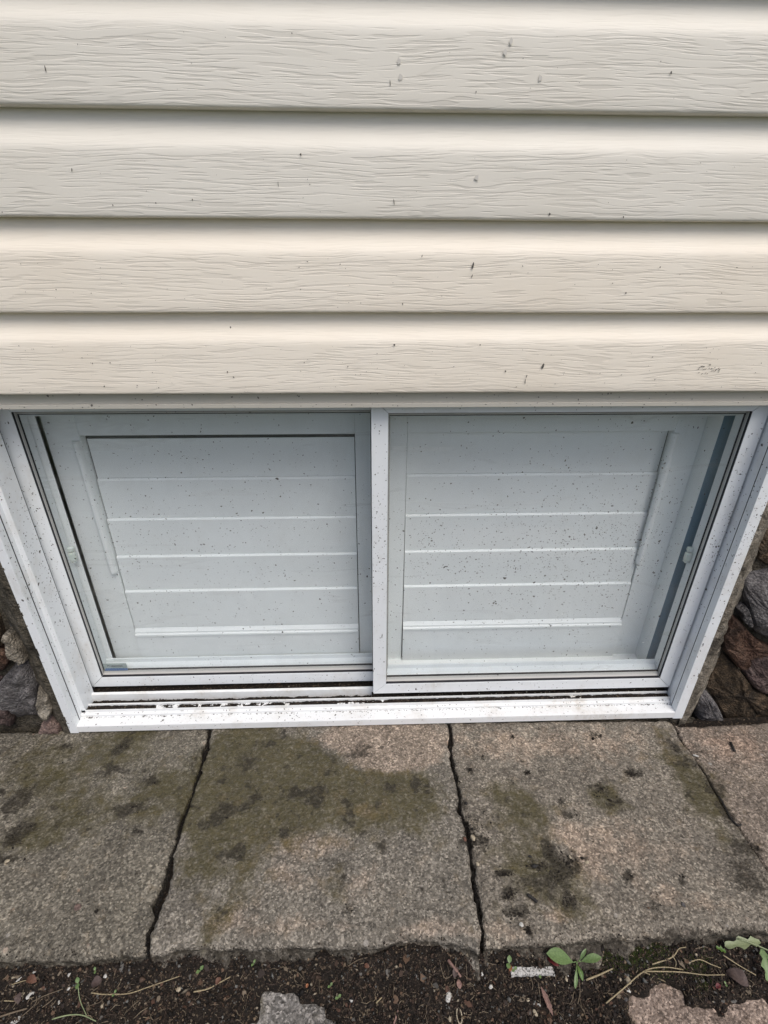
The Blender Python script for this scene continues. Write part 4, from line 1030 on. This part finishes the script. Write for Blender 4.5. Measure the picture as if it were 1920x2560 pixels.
# broad leaved weed
o0 = gpt(1443, 2404)
wd = thing('weed', 'green weed seedling with broad round-tipped leaves beside the flaking white strip', 'weed', o0)
leaf_between('leaf', (1434, 2406), (1366, 2384), .0185, M['leaf'], wd, .006, .013, tipw=1.35, curl=.18, fold=.12)
leaf_between('leaf', (1452, 2404), (1504, 2393), .0105, M['leaf'], wd, .006, .013, tipw=1.3, curl=.15, fold=.2, serr=.03)
leaf_between('leaf', (1450, 2400), (1466, 2371), .0045, M['leaf'], wd, .006, .010, tipw=1.1, fold=.3)
leaf_between('leaf', (1442, 2411), (1457, 2453), .0060, M['leaf_dark'], wd, .006, .010, tipw=1.2, fold=.5)
leaf_between('leaf', (1441, 2408), (1438, 2473), .0046, M['leaf'], wd, .005, .007, tipw=1.9, fold=.3)
V = []; F = []
for q in ((1434, 2406), (1452, 2404), (1450, 2400), (1442, 2411), (1441, 2408)): tube(V, F, [o0, (o0+gpt(*q, .006))*.5+Vector((0, 0, .001)), gpt(*q, .006)], .0007, 5)
raw('stalk', V, F, M['leaf'], wd, True)
# lobed weed at the edge
o1 = gpt(1812, 2378)
dn = thing('weed', 'lobed pale green weed leaves at the far end of the soil strip', 'weed', o1)
def lobed(pa, pb, W, mat, h0, h1):
    a = gpt(*pa, h0); b = gpt(*pb, h1); d = b-a; n = 20; V = []; F = []
    for i in range(n+1):
        t = i/n; base = (.35+.65*abs(math.sin(t*math.pi*2.6+.3))) * (math.sin(math.pi*min(1, .08+t*.9))**.6)
        w = W*.5*base
        for j in range(5):
            s = (j-2)/2; V.append((d.length*(t+.05*abs(s)*math.sin(t*16)), s*w, .06*d.length*math.sin(t*3.1)+abs(s)*w*.3))
    for i in range(n):
        for j in range(4): F.append((i*5+j, (i+1)*5+j, (i+1)*5+j+1, i*5+j+1))
    V = place(V, a, math.atan2(d.y, d.x), math.asin(d.z/d.length)); return raw('leaf', V, F, mat, dn, True)
lobed((1900, 2354), (1812, 2366), .016, M['leaf_pale'], .018, .012)
lobed((1905, 2372), (1922, 2455), .015, M['leaf'], .014, .010)
lobed((1815, 2380), (1790, 2368), .008, M['leaf_dark'], .004, .006)
lobed((1925, 2375), (1960, 2400), .015, M['leaf'], .016, .012)
V = []; F = []; tube(V, F, bend([gpt(1845, 2347, .018), gpt(1880, 2358, .02), gpt(1925, 2378, .018), gpt(1990, 2410, .002)]), .0009, 5); raw('stalk', V, F, M['leaf_pale'], dn, True)
# tiny seedlings
SEED = [(197, 2462, 10, 'by the sharp bend of a thin green stem'), (240, 2430, 6, 'narrow, just below the slab edge'), (501, 2430, 9, 'with two stacked round leaves under the joint'), (288, 2488, 6, 'next to the long curved dry stem'), (846, 2497, 7, 'beside the white chip in mid soil'), (768, 2500, 8, 'above the orange leaf scrap'), (826, 2468, 6, 'over bare dark soil, pair of pale leaves'), (1348, 2440, 7, 'growing past the flaking white strip'), (1285, 2428, 7, 'at the end of the flaking white strip'), (1812, 2464, 5, 'by the dull purple leaf'), (635, 2412, 6, 'narrow, against the mossy slab face'), (1272, 2412, 12, 'upright before the rusty leaf scrap')]
for (px, py, s, how) in SEED:
    b = gpt(px, py); t = thing('seedling', 'tiny green seedling '+how, 'seedling', b, 'tiny seedlings in the soil')
    sc_ = s*.00068; an = random.uniform(.6, 2.2)
    for k in (0, 1):
        V, F = leaf_mesh(sc_*random.uniform(.9, 1.1), sc_*.75, .1, .15, 1., n=5); V = place(V, b+Vector((0, 0, .004)), an+k*math.pi*.93, .25); raw('leaf', V, F, M['leaf'], t, True)
    V = []; F = []; tube(V, F, [b-Vector((0, 0, .001)), b+Vector((.0003, 0, .004))], .0004, 4); raw('stem', V, F, M['leaf_pale'], t, True)
# dry stems
def stem(pts, rad, mat, label, h=.0025, nm='dry_stem'):
    P = bend([gpt(x, y, h) for x, y in pts], 5); V = []; F = []
    tube(V, F, P, [rad*(1-.35*i/len(P)) for i in range(len(P))], 6); o = raw(nm, V, F, mat, None, True)
    return tag(o, label, 'stem', 'dry stems on the soil')
stem([(1515, 2508), (1560, 2470), (1612, 2427), (1660, 2418), (1708, 2424)], .0009, M['straw'], 'long straw stem rising from the white chip then bending along the moss', .004)
stem([(1612, 2428), (1700, 2430), (1760, 2437), (1812, 2437)], .0008, M['straw'], 'straight straw stem lying across the moss towards the purple leaf', .005)
stem([(1610, 2430), (1650, 2448), (1690, 2465)], .0008, M['straw'], 'short straw stem slanting away below the moss')
stem([(1630, 2411), (1680, 2393), (1697, 2372), (1715, 2368)], .0009, M['straw'], 'crooked straw stem with upturned end behind the moss')
stem([(1680, 2388), (1690, 2405), (1688, 2422)], .0006, M['straw'], 'little curved stem crossing the moss from back to front')
stem([(1727, 2404), (1750, 2399), (1778, 2411), (1802, 2420)], .0008, M['straw'], 'arched straw stem over the second moss patch')
stem([(1808, 2388), (1850, 2415), (1890, 2438)], .0008, M['straw'], 'pale stem lying over the dull purple leaf', .006)
stem([(1738, 2372), (1760, 2367), (1770, 2370)], .0007, M['straw_dk'], 'short dull stem close to the slab edge above the moss')
stem([(1465, 2450), (1500, 2436), (1532, 2421)], .0013, M['straw'], 'thick tan twig next to the broad leaved weed')
stem([(228, 2482), (262, 2486), (320, 2484), (370, 2468), (450, 2440)], .0008, M['straw'], 'longest curved dry stem, left of the slab joint')
stem([(484, 2480), (520, 2472), (546, 2458), (576, 2442)], .0010, M['straw'], 'tan stem beside a small brown seed husk')
stem([(0, 2542), (30, 2532), (68, 2521)], .0012, M['straw_dk'], 'thick dull stem at the corner of the soil')
stem([(130, 2548), (170, 2538), (205, 2538), (240, 2553)], .0009, M['leaf_pale'], 'greenish stem arching up from the soil', .003)
stem([(195, 2462), (200, 2500), (216, 2538)], .0007, M['leaf_pale'], 'thin green stem hanging down to the arched one', .004)
stem([(80, 2505), (110, 2490), (158, 2472)], .0007, M['straw_dk'], 'dull forked stem among white chips')
stem([(56, 2540), (88, 2510), (92, 2490)], .0006, M['straw_dk'], 'thin dull stem crossing beneath the white chips')
stem([(90, 2530), (130, 2500), (136, 2486)], .0006, M['straw_dk'], 'thin dull stem beside the greenish arched one')
stem([(28, 2462), (60, 2452), (70, 2452)], .0006, M['straw'], 'short pale stem touching a brown leaf')
stem([(10, 2502), (36, 2503)], .0007, M['straw'], 'short straight straw near the corner white chip')
stem([(1345, 2455), (1350, 2490), (1350, 2512)], .0006, M['straw_dk'], 'thin stem hanging from the flaking white strip')
stem([(1325, 2440), (1332, 2462), (1330, 2475)], .0006, M['straw_dk'], 'fine dull stem below the flaking white strip')
stem([(1447, 2454), (1450, 2480), (1444, 2510)], .0007, M['straw_dk'], 'dull rootlet below the broad leaved weed')
stem([(1435, 2478), (1430, 2500), (1424, 2512)], .0005, M['straw_dk'], 'finest rootlet below the narrow weed leaf')
stem([(870, 2415), (895, 2400), (918, 2394)], .0006, M['straw_dk'], 'thin stem against the crumbling slab face')
stem([(985, 2560), (995, 2525)], .0014, M['bark'], 'short upright brown twig at the front of the soil')
stem([(1140, 2402), (1135, 2430), (1112, 2445), (1098, 2400)], .0007, M['straw_dk'], 'looping thin stem around the brown bark stick')
stem([(1165, 2410), (1168, 2445)], .0005, M['straw_dk'], 'fine straight stem beside the brown bark stick')
stem([(1120, 2400), (1140, 2425), (1152, 2442)], .0021, M['bark'], 'brown bark stick near the mid joint', .003)
stem([(940, 2508), (955, 2493)], .0010, M['straw'], 'short pale stem right of the white chip in mid soil')
# white chips and pebbles
def pebble(px, py, a, b, c, mat, name, label, cat, rot=0., group=None, slab_=False, dz=0.):
    p = at(px, py, 2, ZP+.002) if slab_ else gpt(px, py)
    a *= .78; b *= .78; c *= .8
    bm = bmesh.new(); bmesh.ops.create_icosphere(bm, subdivisions=3, radius=1)
    sd = random.uniform(0, 99)
    for v in bm.verts:
        k = 1+.42*float(fbm(v.co.x*1.3+sd, v.co.y*1.3+v.co.z*.7, 5, 3)); v.co = Vector((v.co.x*a*k, v.co.y*b*k, v.co.z*c*k))
    me = bpy.data.meshes.new(name); bm.to_mesh(me); bm.free(); me.polygons.foreach_set('use_smooth', [True]*len(me.polygons)); me.materials.append(mat)
    o = bpy.data.objects.new(name, me); sc.collection.objects.link(o); o.location = p+Vector((0, 0, c*.12+dz)); o.rotation_euler = (random.uniform(-.2, .2), random.uniform(-.2, .2), rot)
    return tag(o, label, cat, group)
G = 'white chips on the soil'
pebble(42, 2550, .0075, .0038, .002, M['white'], 'white_chip', 'largest white chip, in the corner of the soil', 'chip', .5, G)
pebble(76, 2488, .0065, .0035, .002, M['white'], 'white_chip', 'long white chip touching a pale round husk', 'chip', .7, G)
pebble(55, 2487, .0042, .0035, .002, M['cream'], 'seed_husk', 'pale round husk beside a long white chip', 'husk', 0)
pebble(50, 2447, .0065, .0018, .0012, M['white'], 'white_chip', 'thin splinter-like white chip near a brown leaf', 'chip', .8, G)
pebble(34, 2445, .0035, .0022, .0015, M['cream'], 'pebble', 'small cream pebble next to the thin white splinter', 'pebble', .2)
pebble(86, 2430, .0028, .0018, .0015, M['white'], 'white_chip', 'small white chip close under the slab edge', 'chip', 1.2, G)
pebble(173, 2437, .0035, .0026, .002, M['white'], 'white_chip', 'rounded dull white chip above the twin-leafed seedling', 'chip', 1.0, G)
pebble(264, 2440, .0032, .0028, .002, M['white'], 'white_chip', 'bright white chip beside a dark brown leaf', 'chip', 0, G)
pebble(148, 2506, .0030, .0020, .0015, M['white'], 'white_chip', 'dull white chip among thin dull stems', 'chip', 2, G)
pebble(172, 2472, .0030, .0018, .0015, M['white'], 'white_chip', 'ragged white chip beside a thin green stem', 'chip', 1.1, G)
pebble(256, 2514, .0036, .0024, .002, M['cream'], 'pebble', 'cream pebble below the longest dry stem', 'pebble', 1.2)
pebble(446, 2473, .0036, .0040, .002, M['cream'], 'pebble', 'cream pebble between the two longest left stems', 'pebble', .2)
pebble(573, 2463, .0020, .0018, .0015, M['white'], 'white_chip', 'tiny white chip at the tip of a tan stem', 'chip', 0, G)
pebble(880, 2498, .0046, .0042, .0028, M['white'], 'white_chip', 'rounded bright white chip alone in mid soil', 'chip', .3, G)
pebble(1122, 2492, .0055, .0070, .003, M['white'], 'white_chip', 'greyish white lump below the bark stick', 'chip', -.4, G)
pebble(1227, 2467, .0040, .0026, .002, M['white'], 'white_chip', 'bright white chip below the flaking strip end', 'chip', .5, G)
pebble(1205, 2435, .0022, .0030, .0015, M['white'], 'white_chip', 'slim white chip beneath the joint of the slabs', 'chip', 0, G)
pebble(1418, 2434, .0030, .0045, .002, M['white'], 'white_chip', 'upper of two white chips between strip and weed', 'chip', .3, G)
pebble(1416, 2446, .0030, .0040, .002, M['cream'], 'white_chip', 'lower of two white chips between strip and weed', 'chip', -.4, G)
pebble(1567, 2472, .0030, .0060, .002, M['white'], 'white_chip', 'long bright white chip under the bent straw', 'chip', .6, G)
pebble(1570, 2451, .0048, .0055, .003, M['cream'], 'pebble', 'pale rounded pebble crossed by the bent straw', 'pebble', .2)
pebble(1387, 2352+110, .0016, .0016, .001, M['cream'], 'pebble', 'tiny cream pebble right of the white strip', 'pebble', .2)
pebble(1338, 2533, .0032, .0050, .002, M['cream'], 'pebble', 'cream pebble near the pink bark scrap', 'pebble', .5)
pebble(1320, 2500, .0036, .0024, .0018, M['cream'], 'pebble', 'flat cream pebble by the hanging thin stem', 'pebble', .2)
pebble(1588, 2525, .0026, .0026, .0018, M['cream'], 'pebble', 'little tan pebble beside the buried pink slab', 'pebble', .2)
pebble(1565, 2498, .0036, .0030, .002, M['st_grey'], 'pebble', 'small grey pebble below the bent straw', 'pebble', .2)
pebble(1125, 2548, .0026, .0034, .0018, M['cream'], 'pebble', 'tan pebble at the front beside a split husk', 'pebble', .2)
# split husk: a ring
p = gpt(1148, 2540, .002); V = []; F = []
tube(V, F, [p+Vector((math.cos(t)*.0032, math.sin(t)*.0078, .001)) for t in np.linspace(0, 6.1, 14)], .0009, 5); tag(raw('seed_husk', V, F, M['cream'], None, True), 'open oval husk like a ring at the front of the soil', 'husk')
# brown leaves
def dead(px, py, L, W, a, mat, label, lift=.15):
    p = gpt(px, py, .003); V, F = leaf_mesh(L, W, .3, .35, 1.0, .12, 12, .06); V = place(V, p, a, lift); return tag(raw('dead_leaf', V, F, mat, None, True), label, 'leaf', 'dead leaf scraps on the soil')
dead(68, 2445, .017, .010, -.35, M['brownleaf'], 'curled reddish brown leaf among white chips')
dead(228, 2463, .014, .013, .3, M['purpleleaf'], 'dark brown leaf scrap beside a bright white chip')
dead(540, 2462, .009, .007, 1.0, M['brownleaf'], 'small brown husk-like leaf on the tan stem')
dead(762, 2526, .008, .0075, 1.4, M['orangeleaf'], 'orange leaf scrap beside the buried grey slab')
dead(766, 2470, .005, .004, 1.2, M['orangeleaf'], 'tiny yellowish orange leaf scrap in mid soil')
dead(1275, 2412, .008, .006, -1.8, M['orangeleaf'], 'rusty curled leaf scrap behind the strip end')
dead(1368, 2395, .016, .010, -.7, M['redleaf'], 'deep red leaf scrap under the broadest weed leaf')
dead(1815, 2428, .026, .020, -.75, M['purpleleaf'], 'large dull purple leaf lying by the lobed weed')
dead(1790, 2470, .008, .006, .4, M['redleaf'], 'small reddish leaf scrap before the purple leaf')
dead(45, 2510, .012, .009, 1.9, M['purpleleaf'], 'dull brown leaf scrap beneath the white chips')
dead(1135, 2445, .013, .008, 1.1, M['purpleleaf'], 'brown leaf scrap next to the bark stick')
dead(910, 2412, .008, .006, -.5, M['brownleaf'], 'small brown scrap under the crumbling slab face')
dead(1150, 2473, .010, .007, 1.7, M['bark'], 'curled pinkish leaf scrap above the greyish lump')
# pink bark scrap
p = gpt(1360, 2490, .003); V, F = leaf_mesh(.030, .0065, .05, .5, 1., .15, 14, .05); V = place(V, gpt(1352, 2466, .003), -1.35, 0.); tag(raw('bark_scrap', V, F, M['bark'], None, True), 'narrow pinkish bark scrap below the flaking white strip', 'bark')
# flaking white strip
a = gpt(1276, 2431, .003); b = gpt(1384, 2428, .004); d = b-a
V = []; F = []; n = 26
for i in range(n+1):
    t = i/n
    w = .0050*(1+.25*float(fbm(t*9, 1, 5, 3)))*(1 if .03 < t < .97 else .6)
    w2 = .0050*(1+.25*float(fbm(t*9, 8, 6, 3)))
    q = a+d*t; s = Vector((-d.y, d.x, 0)).normalized()
    for sw, zz in ((w, 0), (w*.9, .0022), (-w2*.9, .0024), (-w2, 0)): V.append(tuple(q+s*sw+Vector((0, 0, zz+.0006*float(fbm(t*30, sw*100, 3, 2))))))
for i in range(n):
    for j in range(4): F.append((i*4+j, (i+1)*4+j, (i+1)*4+(j+1) % 4, i*4+(j+1) % 4))
F += [(0, 1, 2, 3), (n*4+3, n*4+2, n*4+1, n*4)]
tag(fix(raw('plaster_strip', V, F, M['plaster'])), 'flaking white painted strip lying on the soil near the broad leaved weed', 'debris')
V = []; F = []; tube(V, F, [gpt(1331, 2510, .002), gpt(1349, 2511, .002), gpt(1350, 2515, .003)], .0010, 5); tag(raw('white_splinter', V, F, M['white'], None, True), 'tiny bent white splinter at the foot of the hanging stem', 'debris')
# on the slabs
pebble(1182, 2096, .0046, .0054, .0040, M['cream'], 'snail_shell', 'round cream shell sitting in the mid slab joint', 'shell', .3, None, True, .001)
pebble(1162, 2098, .0032, .0038, .0020, M['brownleaf'], 'snail_shell', 'dull brown shell tucked against the round cream one', 'shell', .3, None, True, .0)
pebble(1425, 2143, .0024, .0032, .0020, M['cream'], 'pebble', 'small cream pebble in the black clumps of the brownish slab', 'pebble', .2, None, True)
pebble(1304, 2312, .0038, .0038, .0020, M['white'], 'pebble', 'pale bluish pebble near the front of the brownish slab', 'pebble', .2, None, True)
pebble(1468, 2155, .0040, .0026, .0015, M['cream'], 'pebble', 'flat tan pebble embedded mid brownish slab', 'pebble', .1, None, True, -.001)
pebble(1709, 2261, .0034, .0040, .0014, M['st_grey'], 'pebble', 'greyish pebble embedded at the front of the brownish slab', 'pebble', .1, None, True, -.001)
pebble(194, 2266, .0060, .0050, .0014, M['st_pink'], 'pebble', 'flat tan pebble embedded in the grey green slab', 'pebble', .3, None, True, -.0012)
pebble(1194, 2160, .0034, .0034, .002, M['cream'], 'pebble', 'dull cream pebble on the joint below the shells', 'pebble', .3, None, True)
pebble(17, 2153, .0044, .0036, .002, M['cream'], 'pebble', 'brownish cream pebble at the dark stained slab end', 'pebble', .7, None, True)
V = []; F = []; a = at(1826, 1856, 2, ZP+.0025); b = at(1837, 1878, 2, ZP+.0025); tube(V, F, [a, a.lerp(b, .5), b], .0022, 8); tag(raw('black_twig', V, F, M['black'], None, True), 'short straight black twig on the pinkish slab', 'twig')
V = []; F = []; a = at(1732, 1887, 2, ZP+.0025); b = at(1747, 1891, 2, ZP+.0025); tube(V, F, [a, a.lerp(b, .4), b], [.0008, .0016, .0009], 8); tag(raw('white_seed', V, F, M['white'], None, True), 'slim white seed beside the crack of the pinkish slab', 'seed')
V = []; F = []; P = [at(x, y, 2, ZP+.003) for x, y in ((1318, 2236), (1328, 2243), (1336, 2249), (1343, 2256))]; tube(V, F, bend(P, 4), [.0016+.0010*abs(math.sin(i*1.3)) for i in range(13)], 8); tag(raw('dropping', V, F, M['black'], None, True), 'ridged black dropping in the dirt of the brownish slab', 'dropping')
pebble(1338, 2165, .0062, .0032, .0022, M['black'], 'dirt_clod', 'elongated black clod above the ridged dropping', 'clod', .1, None, True)
pebble(1325, 2141, .0036, .0024, .0016, M['black'], 'dirt_clod', 'pointed black clod, nearest the moss green stain', 'clod', -.4, None, True)
pebble(1166, 2008, .0034, .0030, .0022, M['black'], 'dirt_clod', 'black clod beside the middle slab joint', 'clod', .3, None, True)
# curled strip of dark sealant in the third joint
V = []; F = []; P = [at(x, y, 2, ZP+.0016) for x, y in ((1797, 1990), (1810, 2012), (1822, 2036), (1836, 2056), (1848, 2064), (1852, 2060))]; tube(V, F, bend(P, 4), .0014, 6); tag(raw('dark_cord', V, F, M['black'], None, True), 'short black cord hooked in the far slab joint', 'cord')
# leaf scraps caught in the inner track
def track_leaf(px, py, L, W, a, label):
    p = at(px, py, 2, -.022); V, F = leaf_mesh(L, W, .3, .4, 1., .1, 8, .05); V = place(V, p, a, .2); return tag(raw('dead_leaf', V, F, M['orangeleaf'], None, True), label, 'leaf', 'dead leaf scraps in the window track')
track_leaf(684, 1711, .016, .007, -.1, 'rusty leaf caught in the track below the inner sash')
track_leaf(432, 1719, .009, .006, .4, 'small brown leaf scrap in the track near the window corner')
